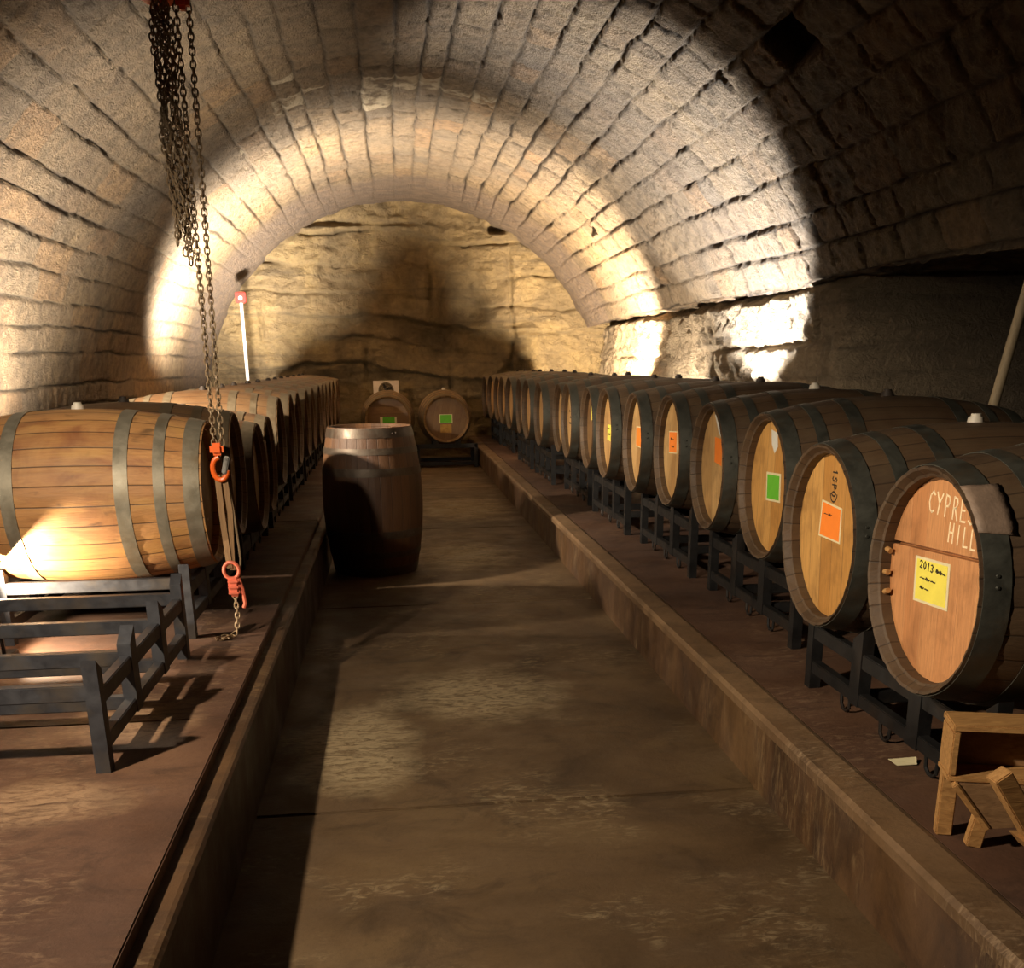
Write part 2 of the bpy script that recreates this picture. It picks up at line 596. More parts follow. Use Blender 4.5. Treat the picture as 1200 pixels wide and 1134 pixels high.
M['pole'] = m_wood('pole_wood', rgb(140, 124, 98), rgb(172, 154, 124), (40, 40, 3))
M['board'] = m_wood('board_wood', rgb(150, 100, 58), rgb(186, 132, 82), (3, 30, 30))
M['lampbody'] = plain('lamp_housing', rgb(40, 40, 42), .5, .3, .1)
M['lens'] = m_emit('lamp_lens', (1.0, .86, .66, 1), 18.0)
M['lens_far'] = m_emit('lamp_lens_far', (1.0, .86, .66, 1), 12.0)

# ------------------------------------------------------------------ the setting
VC, VZ, VR = .27, .64, 3.43            # vault axis x, z and radius
XL, XR = -.537, 1.248                   # faces of the two kerbs
ZL, ZR = .36, .31                       # platform heights
YF, YB = -2.6, 17.4
FLOORS = (3.33, 6.49, 9.65, 12.8)

def build_vault():
    ds = .0165
    th0, th1 = math.radians(24.6), PI
    La = (th1 - th0) * VR
    Lv = .34                                        # straight drop to the left platform
    Ls = 2.3                                       # soffit running out over the right-hand niche
    s = np.concatenate([np.arange(-Ls, -.12, .04), np.arange(-.12, La + Lv, ds)])
    y = np.concatenate([np.arange(YF, 4.0, .06), np.arange(4.0, 17.0, .0165), np.arange(17.0, YB + .25, .0165)])
    S, Y = np.meshgrid(s, y, indexing='ij')
    th = th0 + np.clip(S, 0, La) / VR
    # base position and outward normal
    cx, sz = np.cos(th), np.sin(th)
    X0 = VC + VR * cx
    Z0 = VZ + VR * sz
    low = np.clip(S - La, 0, None)
    Z0 = Z0 - low
    out = np.clip(-S, 0, None)
    X0 = X0 + out
    Z0 = Z0 + .05 * np.clip(out, 0, .5)
    nx, nz = cx.copy(), sz.copy()
    so = S < 0
    nx = np.where(so, 0, nx)
    nz = np.where(so, 1, nz)
    # block pattern
    cr_ = np.random.default_rng(77)
    ed = [-1.9, -1.6, -1.3, -1.0, -.7, -.4, -.13, 0.0, .27, .51, .83, 1.12, 1.40, 1.682]
    while ed[-1] < La + Lv + .4:
        ed.append(ed[-1] + cr_.uniform(.20, .34))
    ed = np.array(ed)
    wob = .030 * fbm(S * 2.6, Y * 1.9, 0 * S, 4, 5) + .03 * fbm(S * .5, Y * .35, 0 * S, 2, 9)
    sp = S + wob
    k = np.searchsorted(ed, sp) - 1
    k = np.clip(k, 0, len(ed) - 2)
    lo_, hi_ = ed[k], ed[k + 1]
    wob2 = .05 * fbm(S * 2.6 + 9, Y * 2.4, 0 * S, 4, 21)
    yp = Y + wob2
    dy = np.full(S.shape, 9.0)
    bid = np.zeros(S.shape)
    for kk in range(k.min(), k.max() + 1):
        msk = k == kk
        if not msk.any():
            continue
        r = np.random.default_rng(1000 + kk)
        left = kk > 20
        e = [YF - 1 + r.uniform(0, .4)]
        while e[-1] < YB + 1:
            e.append(e[-1] + (r.uniform(.42, .85) if left else r.uniform(.34, .62)))
        if kk == 12:                                 # the course with the large square opening
            e = [v for v in e if not (6.2 < v < 7.25)] + [6.45, 6.99]
            e = sorted(e)
        e = np.array(e)
        q = yp[msk]
        j = np.searchsorted(e, q) - 1
        dd = np.minimum(q - e[j], e[j + 1] - q)
        dy[msk] = dd
        bid[msk] = kk * 1000 + j
    dsj = np.minimum(sp - lo_, hi_ - sp)
    r1 = _hash(bid, bid * 0, bid * 0, 3)
    r2 = _hash(bid, bid * 0 + 1, bid * 0, 4)
    r3 = _hash(bid, bid * 0 + 2, bid * 0, 8)
    wj = .010 + .008 * vnoise(S * 1.7, Y * 1.7, 0 * S, 44)
    g1 = np.exp(-(dsj / np.clip(wj * 1.15, .005, 1)) ** 2)
    leftside = sstep(1.6, 2.6, th)
    g2 = np.exp(-(dy / np.clip(wj, .005, 1)) ** 2) * (1 - .78 * leftside)
    keep = .55 + .45 * sstep(-.35, .25, vnoise(S * .8, Y * .6, 0 * S, 77))
    g = np.clip(np.maximum(g1 * keep, g2 * keep), 0, 1)
    face = sstep(0, .05, np.minimum(dsj, dy))
    rough = .5 * ridged(S * 6, Y * 4.5, 0 * S, 4, 61) + .6 * fbm(S * 15, Y * 12, 0 * S, 3, 71)
    rs = 1 - .35 * leftside
    d = .026 * (r1 - .5) * (1 - .75 * leftside) + .036 * g - .010 * face * (1 - .6 * leftside) - .030 * rs * rough + .02 * fbm(S * .6, Y * .4, 0 * S, 3, 15)
    # missing blocks
    def hole(th_a, th_b, ya, yb, depth):
        a = np.degrees(th)
        m = sstep(th_a, th_a + .35, a) * sstep(th_b, th_b - .35, a) * sstep(ya, ya + .03, Y) * sstep(yb, yb - .03, Y)
        return m * depth
    hm = hole(48.1, 52.6, 6.46, 6.98, .45) + hole(44.6, 51.2, 13.90, 14.38, .75) + hole(87.6, 90.2, 9.25, 9.42, .16)
    d = d + hm
    # rounded plastered rib where the vault meets the rock
    rib = sstep(16.2, 17.15, Y)
    d = d * (1 - .75 * rib) - .22 * rib + .02 * rib * fbm(S * 3, Y * 3, 0 * S, 3, 90)
    d = np.where(so, .05 * fbm(S * 3, Y * 3, 0 * S, 4, 33) + .02 * rough, d)
    P = np.stack([X0 + nx * d, Y, Z0 + nz * d], -1)
    bl = ((r3 > .9) & (Y > 10.3) & (Y < 12.2) & (th > 1.25) & (th < 2.1)).astype(float)
    bl += ((Y > 10.9) & (Y < 11.45) & (th > 1.35) & (th < 1.95) & (r2 > .35)).astype(float)
    me = grid_mesh('vault', P, {'tone': r2, 'joint': np.clip(g + (hm > .05) * 1.0, 0, 1) * (1 - rib), 'mortar': sstep(16.15, 16.5, Y + .12 * vnoise(S * 2, Y, 0 * S, 12)), 'bloom': np.clip(bl, 0, 1)})  # holes also take the dark joint tone, as painted shade
    o = link_obj('ceiling', me, M['vault'])
    structure(o)
    o['label'] = 'barrel vault of rough stone blocks'
    return o
build_vault()

def build_back_wall():
    x = np.arange(-3.7, 4.3, .022)
    z = np.arange(-.05, 4.5, .022)
    X, Z = np.meshgrid(x, z, indexing='ij')
    O = 0 * X
    d = .10 * fbm(X * .8, Z * .9, O, 3, 101) + .07 * ridged(X * 2.2, Z * 3.2, O, 4, 103) + .035 * fbm(X * 7, Z * 10, O, 4, 107) - .02 * ridged(X * 5, Z * 9, O, 3, 108)
    # bedding: ledges stepping out with height
    t = Z + .07 * X + .22 * fbm(X * .9, Z * .7, O, 4, 109)
    d += .05 * ridged(X * 3.5 + .5 * Z, Z * .9, O, 4, 118) * sstep(2.3, 1.5, Z) + .05 * np.abs(fbm(X * 3 + 4, Z * 3, O, 4, 119))
    for zz, amp in ((1.35, .10), (1.78, .07), (2.12, .16), (2.5, .05), (2.95, .08), (3.42, .16)):
        d += -amp * sstep(zz - .02, zz + .03, t) + amp * .75 * sstep(zz + .05, zz + .55, t)
        cr = np.exp(-((t - zz) / .022) ** 2) * sstep(-.1, .5, vnoise(X * 1.6, Z * 0 + zz * 7, O, 111))
        d += .12 * cr
    # vertical cracks
    for xx, za, zb in ((1.95, 1.3, 3.2), (-.35, 1.2, 1.75), (.95, 1.0, 1.5), (-2.0, 1.8, 2.4)):
        xc = xx + .08 * fbm(Z * 1.5, O + xx, O, 3, 113)
        d += .10 * np.exp(-((X - xc) / .028) ** 2) * sstep(za, za + .1, Z) * sstep(zb, zb - .1, Z)
    # niche with a standing shard of rock beside it
    def blob(cx, cz, rx, rz, p=2.0):
        return np.exp(-(np.abs((X - cx) / rx) ** p + np.abs((Z - cz) / rz) ** p))
    d += .55 * blob(1.22, 2.28, .36, .34, 3) + .30 * blob(.95, 1.72, .75, .26, 4)
    d += -.26 * blob(.62, 2.52, .20, .46, 3) + .12 * blob(.66, 2.5, .05, .42, 3)
    d += .30 * blob(1.72, 3.46, .13, .07, 3) + .28 * blob(1.92, 1.30, .12, .16, 3) + .25 * blob(2.12, 1.36, .08, .16, 3) - .20 * blob(2.12, 1.9, .26, .10, 4)
    d += .22 * blob(-.55, 1.05, .75, .30, 4)
    d += .15 * blob(-.9, 3.55, .5, .05, 2) + .1 * blob(.05, 3.52, .5, .04, 2)
    stain_shade = .35 * blob(.95, 1.75, .95, .55, 3) + .3 * blob(-.5, 1.05, .8, .45, 3) + .4 * blob(1.2, 2.4, .5, .5)  # shade painted into the recesses and lower centre of the wall
    Y = 17.42 + d
    P = np.stack([X, Y, Z], -1)
    me = grid_mesh('wall_back', P, {'stain': np.clip(stain_shade * (.7 + .5 * fbm(X * 3, Z * 3, O, 3, 5)), 0, 1)})
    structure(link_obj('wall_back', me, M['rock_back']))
build_back_wall()

def build_right_wall():
    y = np.concatenate([np.arange(YF, 5.0, .06), np.arange(5.0, 17.7, .02)])
    z = np.arange(.2, 2.32, .02)
    Y, Z = np.meshgrid(y, z, indexing='ij')
    O = 0 * Y
    d = .07 * fbm(Y * .6, Z * .9, O, 3, 201) - .06 * ridged(Y * 2.5, Z * 1.8, O, 4, 203) + .08 * fbm(Y * 9, Z * 4, O, 4, 207) - .045 * ridged(Y * 11, Z * 6, O, 3, 208)
    t = Z + .02 * Y + .08 * fbm(Y * .7, Z * .4, O, 3, 209)
    for zz, amp in ((1.30 + .2, .03), (1.62 + .2, .02)):
        d += .09 * np.exp(-((t - zz) / .03) ** 2) * sstep(-.5, .2, vnoise(Y * .9, O + zz * 3, O, 211))
        d += -amp * sstep(zz, zz + .04, t) + amp * sstep(zz + .08, zz + .4, t)
    for yy in (11.2, 9.3, 13.9, 8.4):
        yc = yy + .06 * fbm(Z * 2, O + yy, O, 3, 213)
        d += .12 * np.exp(-((Y - yc) / .035) ** 2)
    d += .18 * sstep(1.95, 2.06, Z + .05 * fbm(Y * 2, O, O, 3, 215))      # crevice under the vault springing
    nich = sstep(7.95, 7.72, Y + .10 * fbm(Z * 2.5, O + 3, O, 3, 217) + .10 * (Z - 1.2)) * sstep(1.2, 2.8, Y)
    X = 3.50 + d + 1.9 * nich
    P = np.stack([X, Y, Z], -1)
    me = grid_mesh('wall_right', P, {'stain': nich})  # unlit niche darkened in colour: painted shade
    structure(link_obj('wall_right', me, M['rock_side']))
build_right_wall()

def build_setting():
    # trench floor in cast slabs with open joints between
    b = MB()
    ys = [YF] + list(FLOORS) + [YB + .3]
    for a, c in zip(ys[:-1], ys[1:]):
        b.box(((XL + XR) / 2, (a + c) / 2, -.06), (XR - XL + .3, c - a - .012, .12), None, .005)
    b.box(((XL + XR) / 2, (YF + YB) / 2, -.17), (XR - XL + .3, YB - YF + .6, .1))
    structure(b.build('floor', M['floor']))
    lipL, lipR = .065, .092
    b = MB()
    ysl = [YF, 3.36, 7.9, 12.4, YB + .3]
    for a, c in zip(ysl[:-1], ysl[1:]):
        b.box(((-3.35 + XL - lipL) / 2, (a + c) / 2, ZL / 2), (XL - lipL + 3.35, c - a - .008, ZL), None, .004)
    structure(b.build('floor_left', M['plat']))
    b = MB()
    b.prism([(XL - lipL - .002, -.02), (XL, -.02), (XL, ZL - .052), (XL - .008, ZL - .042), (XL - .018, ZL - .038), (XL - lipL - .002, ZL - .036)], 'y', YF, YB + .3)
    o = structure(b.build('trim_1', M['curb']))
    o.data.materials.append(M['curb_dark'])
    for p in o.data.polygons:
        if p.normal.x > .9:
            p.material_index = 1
    b = MB()
    ysr = [YF, 6.47, 11.5, YB + .3]
    for a, c in zip(ysr[:-1], ysr[1:]):
        b.box(((6.0 + XR + lipR) / 2, (a + c) / 2, ZR / 2), (6.0 - XR - lipR, c - a - .008, ZR), None, .004)
    structure(b.build('floor_right', M['plat']))
    b = MB()
    b.prism([(XR + lipR, -.02), (XR + lipR, ZR - .03), (XR, ZR - .05), (XR, -.02)], 'y', YF, YB + .3)
    structure(b.build('wall_kerb', M['curb']))
    b = MB()
    b.prism([(XR + lipR - .002, ZR - .028), (XR + lipR - .002, ZR + .002), (XR + lipR - .02, ZR + .008), (XR - .022, ZR + .004), (XR - .034, ZR - .010), (XR - .032, ZR - .040), (XR - .020, ZR - .050), (XR + .002, ZR - .052)], 'y', YF, YB + .3)
    structure(b.build('trim_2', M['lip']))
    b = MB()
    b.box((.8, YF - .1, 2.0), (9.0, .2, 4.6))
    structure(b.build('wall_front', M['wall_left']))
build_setting()

# ------------------------------------------------------------------ barrels
HL, RH, RB = .53, .303, .368           # half length, end radius, belly radius
def brad(x):
    return RH + (RB - RH) * (1 - (x / HL) ** 2)

def barrel_body_mesh():
    n_st, sub = 28, 3
    prof = [(x, brad(x)) for x in np.linspace(-HL, HL, 25)]
    inner = [(.003, -.008), (.022, -.019), (.026, -.026), (.075, -.027)]   # depth from end, radius change: bevelled chime then croze
    A = [(-HL + dd, RH + rr) for dd, rr in reversed(inner)] + prof + [(HL - dd, RH + rr) for dd, rr in inner]
    n = n_st * sub
    vs, fs = [], []
    for x, r in A:
        for k in range(n):
            an = 2 * PI * (k / n) - PI
            rr = r - (.0022 if k % sub == 0 else 0)
            vs.append((x, rr * math.cos(an), rr * math.sin(an)))
    for i in range(len(A) - 1):
        for k in range(n):
            fs.append((i * n + k, i * n + (k + 1) % n, (i + 1) * n + (k + 1) % n, (i + 1) * n + k))
    b = MB()
    b.add(vs, fs)
    me = b.mesh('barrel_body', True, 30)
    idx = []
    for p in me.polygons:
        c = p.center
        x, r = abs(c.x), math.hypot(c.y, c.z)
        e = HL - x
        if e > .0245 and r < RH - .0245:
            idx.append(2)                          # croze, darker than the chime
        elif e < .028 and r < brad(x) - .004:
            idx.append(1)                          # bevelled chime
        else:
            idx.append(0)
    me.polygons.foreach_set('material_index', idx)
    return me

def head_mesh(gap=None):
    """disc in the yz plane, front face at x=0 facing -x; optional open board gap along y at height gap"""
    R = RH - .027
    b = MB()
    def poly(zlo, zhi):
        pts = []
        n = 48
        for k in range(n):
            an = 2 * PI * k / n
            y, z = R * math.cos(an), R * math.sin(an)
            pts.append((y, min(max(z, zlo), zhi)))
        # clamp y on the chords
        out = []
        for (y, z) in pts:
            m = math.sqrt(max(0, R * R - z * z))
            out.append((max(-m, min(m, y)), z))
        return out
    if gap is None:
        b.prism(poly(-9, 9), 'x', 0, .02)
    else:
        z0 = gap
        b.prism(poly(z0 + .005, 9), 'x', 0, .02)
        b.prism(poly(-9, z0 - .005), 'x', 0, .02)
        b.prism(poly(-9, 9), 'x', .021, .024)
    return b.mesh('barrel_head')

def hoop_mesh(x0, w, rivet_ang=.35):
    n = 72
    t = .003
    rows = [(x0, brad(x0) + .0008), (x0, brad(x0) + t), (x0 + w / 2, brad(x0 + w / 2) + t), (x0 + w, brad(x0 + w) + t), (x0 + w, brad(x0 + w) + .0008)]
    vs, fs = [], []
    for x, r in rows:
        for k in range(n):
            an = 2 * PI * k / n
            vs.append((x, r * math.cos(an), r * math.sin(an)))
    for i in range(len(rows) - 1):
        for k in range(n):
            fs.append((i * n + k, i * n + (k + 1) % n, (i + 1) * n + (k + 1) % n, (i + 1) * n + k))
    b = MB()
    b.add(vs, fs)
    for an in (rivet_ang, rivet_ang + .09):
        r = brad(x0 + w / 2) + t
        c = Vector((x0 + w / 2, r * math.cos(an), r * math.sin(an)))
        d = Vector((0, math.cos(an), math.sin(an)))
        b.cyl(c - d * .002, c + d * .003, .006, 8, .004)
    return b.mesh('hoop', True, 30)

BODY = barrel_body_mesh()
HEAD = head_mesh()
HEAD_GAP = head_mesh(.078)
HOOPS = [hoop_mesh(x, w, ra) for x, w, ra in ((-.522, .062, 2.9), (-.39, .044, 2.75), (-.25, .055, 2.6), (.195, .055, 2.6), (.346, .044, 2.75), (.460, .062, 2.9))]
bb = MB()
bb.cyl((0, 0, RB - .004), (0, 0, RB + .016), .028, 14, .024)
bb.cyl((0, 0, RB + .016), (0, 0, RB + .026), .018, 12, .016)
BUNG = bb.mesh('bung', True, 40)
HEADX = -HL + .056                      # recessed face of the head

def dat(me, mat, more=()):
    """a per-material copy of a mesh, shared by all the barrels that use it"""
    key = me.name + '|' + mat.name + '|' + '|'.join(m.name for m in more)
    if key not in dat.c:
        m = me.copy()
        m.name = me.name.split('.')[0]
        m.materials.clear()
        for q in (mat,) + tuple(more):
            m.materials.append(q)
        dat.c[key] = m
    return dat.c[key]
dat.c = {}

def child(name, me, mat, parent):
    o = bpy.data.objects.new(name, dat(me, mat))
    COL.objects.link(o)
    o.parent = parent
    return o

def barrel(loc, rot, label, group, stave, head, hoop, bung, head_turn=0.0, gap=False, hoops_alt=None, name='wine_barrel', chime=None):
    t = empty(name, loc)
    t.rotation_euler = rot
    tag(t, label, 'barrel', group)
    body = bpy.data.objects.new('barrel_body', dat(BODY, M[stave], (M[chime or 'chime'], M['croze'])))
    COL.objects.link(body)
    body.parent = t
    h = child('barrel_head', HEAD_GAP if gap else HEAD, M[head], t)
    h.location = (HEADX, 0, 0)
    h.rotation_euler = (head_turn, 0, 0)
    h2 = child('barrel_head', HEAD, M[head], t)
    h2.location = (-HEADX, 0, 0)
    h2.rotation_euler = (head_turn, 0, PI)
    for i, hm in enumerate(HOOPS):
        mm = hoop
        if hoops_alt and i in hoops_alt:
            mm = hoops_alt[i]
        child('hoop', hm, M[mm], t)
    if bung:
        child('bung', BUNG, M[bung], t)
    return t, h

# handwriting: strokes on a 1 x 1 letter cell
GL = {
    'C': [[(.9, .85), (.6, 1), (.2, .8), (.05, .45), (.25, .1), (.6, 0), (.9, .12)]],
    'Y': [[(0, 1), (.45, .5)], [(.95, 1), (.45, .5), (.3, 0)]],
    'P': [[(.2, 0), (.2, 1), (.7, .95), (.85, .72), (.65, .5), (.2, .48)]],
    'R': [[(.2, 0), (.2, 1), (.7, .95), (.8, .75), (.6, .52), (.2, .5)], [(.45, .5), (.9, 0)]],
    'E': [[(.85, 1), (.15, .98), (.15, 0), (.9, .03)], [(.15, .5), (.7, .52)]],
    'S': [[(.85, .88), (.5, 1), (.2, .8), (.4, .55), (.75, .4), (.8, .15), (.45, 0), (.1, .12)]],
    'H': [[(.15, 1), (.12, 0)], [(.85, 1), (.85, 0)], [(.12, .5), (.85, .52)]],
    'I': [[(.5, 1), (.48, 0)]],
    'L': [[(.2, 1), (.2, .02), (.9, .06)]],
    'D': [[(.2, 0), (.2, 1), (.6, .9), (.9, .5), (.6, .08), (.2, 0)]],
    '1': [[(.35, .8), (.55, 1), (.55, 0)]],
    '2': [[(.1, .8), (.4, 1), (.8, .8), (.6, .4), (.1, 0), (.9, .02)]],
    '0': [[(.5, 1), (.15, .7), (.15, .3), (.5, 0), (.85, .3), (.85, .7), (.5, 1)]],
    '3': [[(.1, .9), (.5, 1), (.8, .78), (.45, .52), (.85, .25), (.5, 0), (.1, .1)]],
    '~': [[(0, .4), (.2, .8), (.35, .3), (.55, .75), (.7, .35), (1, .6)]],
    '-': [[(0, .45), (.3, .55), (.6, .45), (1, .5)]],
}

def strokes(lines, thick, depth=.0012):
    """lines: list of (text, u, v, letter width, letter height, slope) -> mesh of raised pen strokes in the yz plane (u to the viewer's right = -y)"""
    b = MB()
    r = random.Random(4)
    for text, u0, v0, w, h, slope, turn in lines:
        for i, ch in enumerate(text):
            for st in GL.get(ch, []):
                pts = []
                for (a, c) in st:
                    uu, vv = (i + a * .78) * w, c * h + (i + a) * w * slope
                    if turn:
                        uu, vv = vv, -uu
                    pts.append((u0 + uu, v0 + vv))
                for p, q in zip(pts[:-1], pts[1:]):
                    d = Vector((q[0] - p[0], q[1] - p[1]))
                    if d.length < 1e-5:
                        continue
                    d.normalize()
                    nrm = Vector((-d.y, d.x)) * thick / 2
                    e = d * thick * .35
                    qd = [(p[0] - e.x + nrm.x, p[1] - e.y + nrm.y), (q[0] + e.x + nrm.x, q[1] + e.y + nrm.y), (q[0] + e.x - nrm.x, q[1] + e.y - nrm.y), (p[0] - e.x - nrm.x, p[1] - e.y - nrm.y)]
                    b.prism([(-a, c) for a, c in qd], 'x', -depth, 0)
    return b

def paper(t, quad, back, colour=None, border=.008, writing=None, name='paper_label', label=None, xoff=0.0):
    """a pasted paper on the recessed head of barrel t; quad of (u, v) corners"""
    b = MB()
    b.prism([(-u, v) for u, v in quad], 'x', -.0016, -.0002)
    p = b.build(name, M[back], t)
    p.location = (HEADX + xoff, 0, 0)
    if label:
        p['label'] = label
    if colour:
        cu = sum(q[0] for q in quad) / 4
        cv = sum(q[1] for q in quad) / 4
        def ins(q):
            L = math.hypot(q[0] - cu, q[1] - cv)
            f = 1 - border * 1.45 / L
            return (cu + (q[0] - cu) * f, cv + (q[1] - cv) * f)
        b = MB()
        b.prism([(-u, v) for u, v in map(ins, quad)], 'x', -.0024, -.0016)
        c = b.build('label_print', M[colour], p)
    if writing:
        w = strokes(writing[0], writing[1])
        o = w.build('handwriting', M['ink'], p)
        o.location = (-.0024, 0, 0)
    return p

GR = 'barrels in the row on the right-hand platform'
# centre of the front rim (x, y, z), yaw, head wood, chime, words that single it out
RIGHT = [
    (1.375, 2.56, .920, .009, 'head_red', 'nearest barrel of the right row, chalk writing and yellow label on its reddish head'),
    (1.405, 3.335, .916, .002, 'head_gold', 'second barrel of the right row, orange label under a black stamp'),
    (1.538, 4.275, .970, .02, 'head_gold', 'barrel with a green label and pale chime, third in the right row'),
    (1.529, 5.04, .981, .03, 'head_pale', 'fourth barrel of the right row, orange label half hidden behind its right rim'),
    (1.522, 5.79, 1.000, .019, 'head_pale', 'fifth barrel of the right row, orange label in the middle of its head'),
    (1.495, 6.545, .992, .03, 'head_pale', 'sixth barrel of the right row, orange label with a red-brown outer rim'),
    (1.466, 7.31, .998, .018, 'head_pale', 'seventh barrel of the right row, small written yellow label'),
    (1.486, 8.09, .988, .02, 'head_dim', 'eighth barrel of the right row, narrow yellow slip high on a dull head'),
    (1.455, 8.87, 1.001, .017, 'head_pale', 'ninth barrel of the right row, faint column of writing on its head'),
    (1.510, 9.67, .985, -.01, 'head_pale', 'tenth barrel of the right row, pale slip on its plain head'),
    (1.435, 10.45, .982, -.015, 'head_pale', 'eleventh barrel of the right row, pale slip at the right of a shadowed head'),
    (1.408, 11.22, .998, -.03, 'head_pale', 'twelfth barrel of the right row, closely overlapped by the one in front'),
    (1.428, 12.02, .999, -.005, 'head_pale', 'thirteenth barrel of the right row, just a sliver of head showing'),
    (1.397, 12.79, .999, -.05, 'head_pale', 'fourteenth barrel of the right row, bright head before a gap'),
    (1.455, 14.20, .986, -.045, 'head_pale', 'fifteenth barrel of the right row, behind the gap'),
    (1.470, 15.00, .978, -.06, 'head_pale', 'sixteenth barrel of the right row, third from the far end'),
    (1.448, 15.72, .979, -.09, 'head_pale', 'seventeenth barrel of the right row, second from the far end'),
    (1.432, 16.58, .955, -.05, 'head_dim', 'farthest barrel of the right row, head turned towards the aisle entrance'),
]
rb = []
for i, (x, y, z, yaw, hd, lab) in enumerate(RIGHT):
    c = Vector((x, y, z)) + Vector((math.cos(-yaw), math.sin(-yaw), 0)) * HL
    turn = {0: PI / 2 - .06}.get(i, random.uniform(-.12, .12))
    alt = None
    if i == 2:
        alt = {0: 'hoop_dark'}
    t, h = barrel(c, (0, 0, -yaw), lab, GR, 'stave_old', hd, 'hoop_dark' if i < 14 else 'hoop_mid', 'bung_white' if i in (1, 3) else 'bung_dark', turn, False, alt, 'wine_barrel', {2: 'chime_gold', 5: 'chime_red', 4: 'chime_gold'}.get(i, 'chime'))
    rb.append((t, h))

# writing and labels on the right-hand heads
t, h = rb[0]
h.data = dat(HEAD_GAP, M['head_red'])
h.rotation_euler = (-.058, 0, 0)
M['head_red_h'] = m_head('oak_head_red_boards', [(0, rgb(196, 134, 84)), (.5, rgb(208, 148, 96)), (1, rgb(216, 158, 104))], 0.0)
h.data = dat(HEAD_GAP, M['head_red_h'])
b = strokes([('CYPRESS', -.088, .175, .0405, .056, -.02, False), ('HILL', .028, .112, .036, .05, -.03, False)], .0052, .0008)
o = b.build('chalk_writing', M['chalk'], t)
o.location = (HEADX, 0, 0)
o['label'] = 'chalk handwriting CYPRESS HILL'
paper(t, [(-.129, .047), (.058, .056), (.068, -.068), (-.119, -.078)][:4], 'paper', 'yellow', .009,
      ([('2013', -.098, .020, .020, .020, -.04, False), ('~~-', -.008, .016, .018, .018, -.04, False), ('-~-', -.09, -.014, .03, .014, 0, False), ('~-', -.085, -.04, .026, .012, 0, False)], .0032), label='yellow paper label with a cream border and handwriting')
for v in (.043, -.029, -.093):
    b = MB()
    an = math.atan2(v, .29)
    d = Vector((0, math.cos(an), math.sin(an)))
    c = d * (RH - .024)
    b.cyl((-HL + .040, c.y, c.z), (-HL + .040, c.y - d.y * .026, c.z - d.z * .026), .008, 10)
    b.build('wooden_pin', M['crate'], t, True)
b = MB()                                          # tape stuck over the end hoop
vs, fs = [], []
n = 14
for i, xx in enumerate(np.linspace(-HL + .004, -HL + .088, 5)):
    for k in range(n):
        an = PI - math.radians(34) - k / (n - 1) * math.radians(27) + (i * .015)
        r = brad(xx) + .0055 + .0012 * math.sin(k * 1.9 + i * 2.3)
        vs.append((xx, r * math.cos(an), r * math.sin(an)))
for i in range(4):
    for k in range(n - 1):
        fs.append((i * n + k, i * n + k + 1, (i + 1) * n + k + 1, (i + 1) * n + k))
b.add(vs, fs)
o = b.build('tape', M['tape'], t, True)
o.modifiers.new('thick', 'SOLIDIFY').thickness = .0015
o['label'] = 'grey tape over the front hoop'

t, h = rb[1]
paper(t, [(-.088, .112), (.078, .102), (.082, -.016), (-.098, -.014)], 'paper', 'orange', .008, ([('-~', -.06, .06, .035, .016, 0, False)], .0025), label='orange paper label with a cream border')
b = strokes([('1SP0', -.018, .222, .024, .034, 0, True)], .005, .0008)
arc = []
for k in range(9):
    an = PI * (1.0 + k / 8)
    arc.append((-.0 + .026 * math.cos(an), .142 + .028 * math.sin(an)))
for p, q in zip(arc[:-1], arc[1:]):
    d = Vector((q[0] - p[0], q[1] - p[1])).normalized()
    nn = Vector((-d.y, d.x)) * .0025
    b.prism([(-(p[0] + nn.x), p[1] + nn.y), (-(q[0] + nn.x), q[1] + nn.y), (-(q[0] - nn.x), q[1] - nn.y), (-(p[0] - nn.x), p[1] - nn.y)], 'x', -.0008, 0)
o = b.build('burnt_stamp', M['ink'], t)
o.location = (HEADX, 0, 0)

t, h = rb[2]
paper(t, [(-.075, .056), (.102, .064), (.112, -.055), (-.066, -.064)], 'paper', 'green', .012, label='green paper label with a cream border')
paper(t, [(-.045, .235), (.03, .225), (.045, .17), (.01, .14), (-.03, .175)], 'paper_white', label='torn white paper')
t, h = rb[3]
paper(t, [(-.040, .142), (.09, .138), (.092, .012), (-.030, .022)], 'orange', label='orange paper label')
paper(t, [(-.06, .25), (.02, .235), (.06, .15), (.02, .17)], 'paper_white', label='torn white paper')
t, h = rb[4]
paper(t, [(-.150, .098), (.038, .108), (.046, -.014), (-.142, -.026)], 'paper', 'orange', .007, ([('~-', -.1, .05, .04, .018, 0, False), ('-~', -.09, .01, .04, .016, 0, False)], .003), label='orange paper label with a cream border')
t, h = rb[5]
paper(t, [(-.110, .092), (.050, .098), (.045, -.034), (-.110, -.030)], 'paper', 'orange', .006, label='orange paper label')
t, h = rb[6]
paper(t, [(-.120, .054), (.005, .058), (.0, -.056), (-.125, -.050)], 'yellow', None, .006, ([('~-', -.11, .02, .05, .02, 0, False), ('-~', -.11, -.02, .05, .02, 0, False)], .005), label='yellow written label')
t, h = rb[7]
paper(t, [(-.10, .165), (.0, .15), (.02, .05), (-.06, .06)], 'yellow', label='yellow slip')
t, h = rb[8]
b = strokes([('~-~', -.16, .06, .05, .03, 0, False), ('-~-', -.16, .01, .05, .03, 0, False), ('~~-', -.16, -.04, .05, .03, 0, False)], .005, .0008)
b.build('handwriting', M['ink'], t).location = (HEADX, 0, 0)
for i, q in ((9, [(-.06, .06), (.05, .06), (.05, -.04), (-.06, -.04)]), (10, [(-.04, .05), (.08, .05), (.08, -.06), (-.04, -.06)])):
    paper(rb[i][0], q, 'paper', label='pale paper slip')

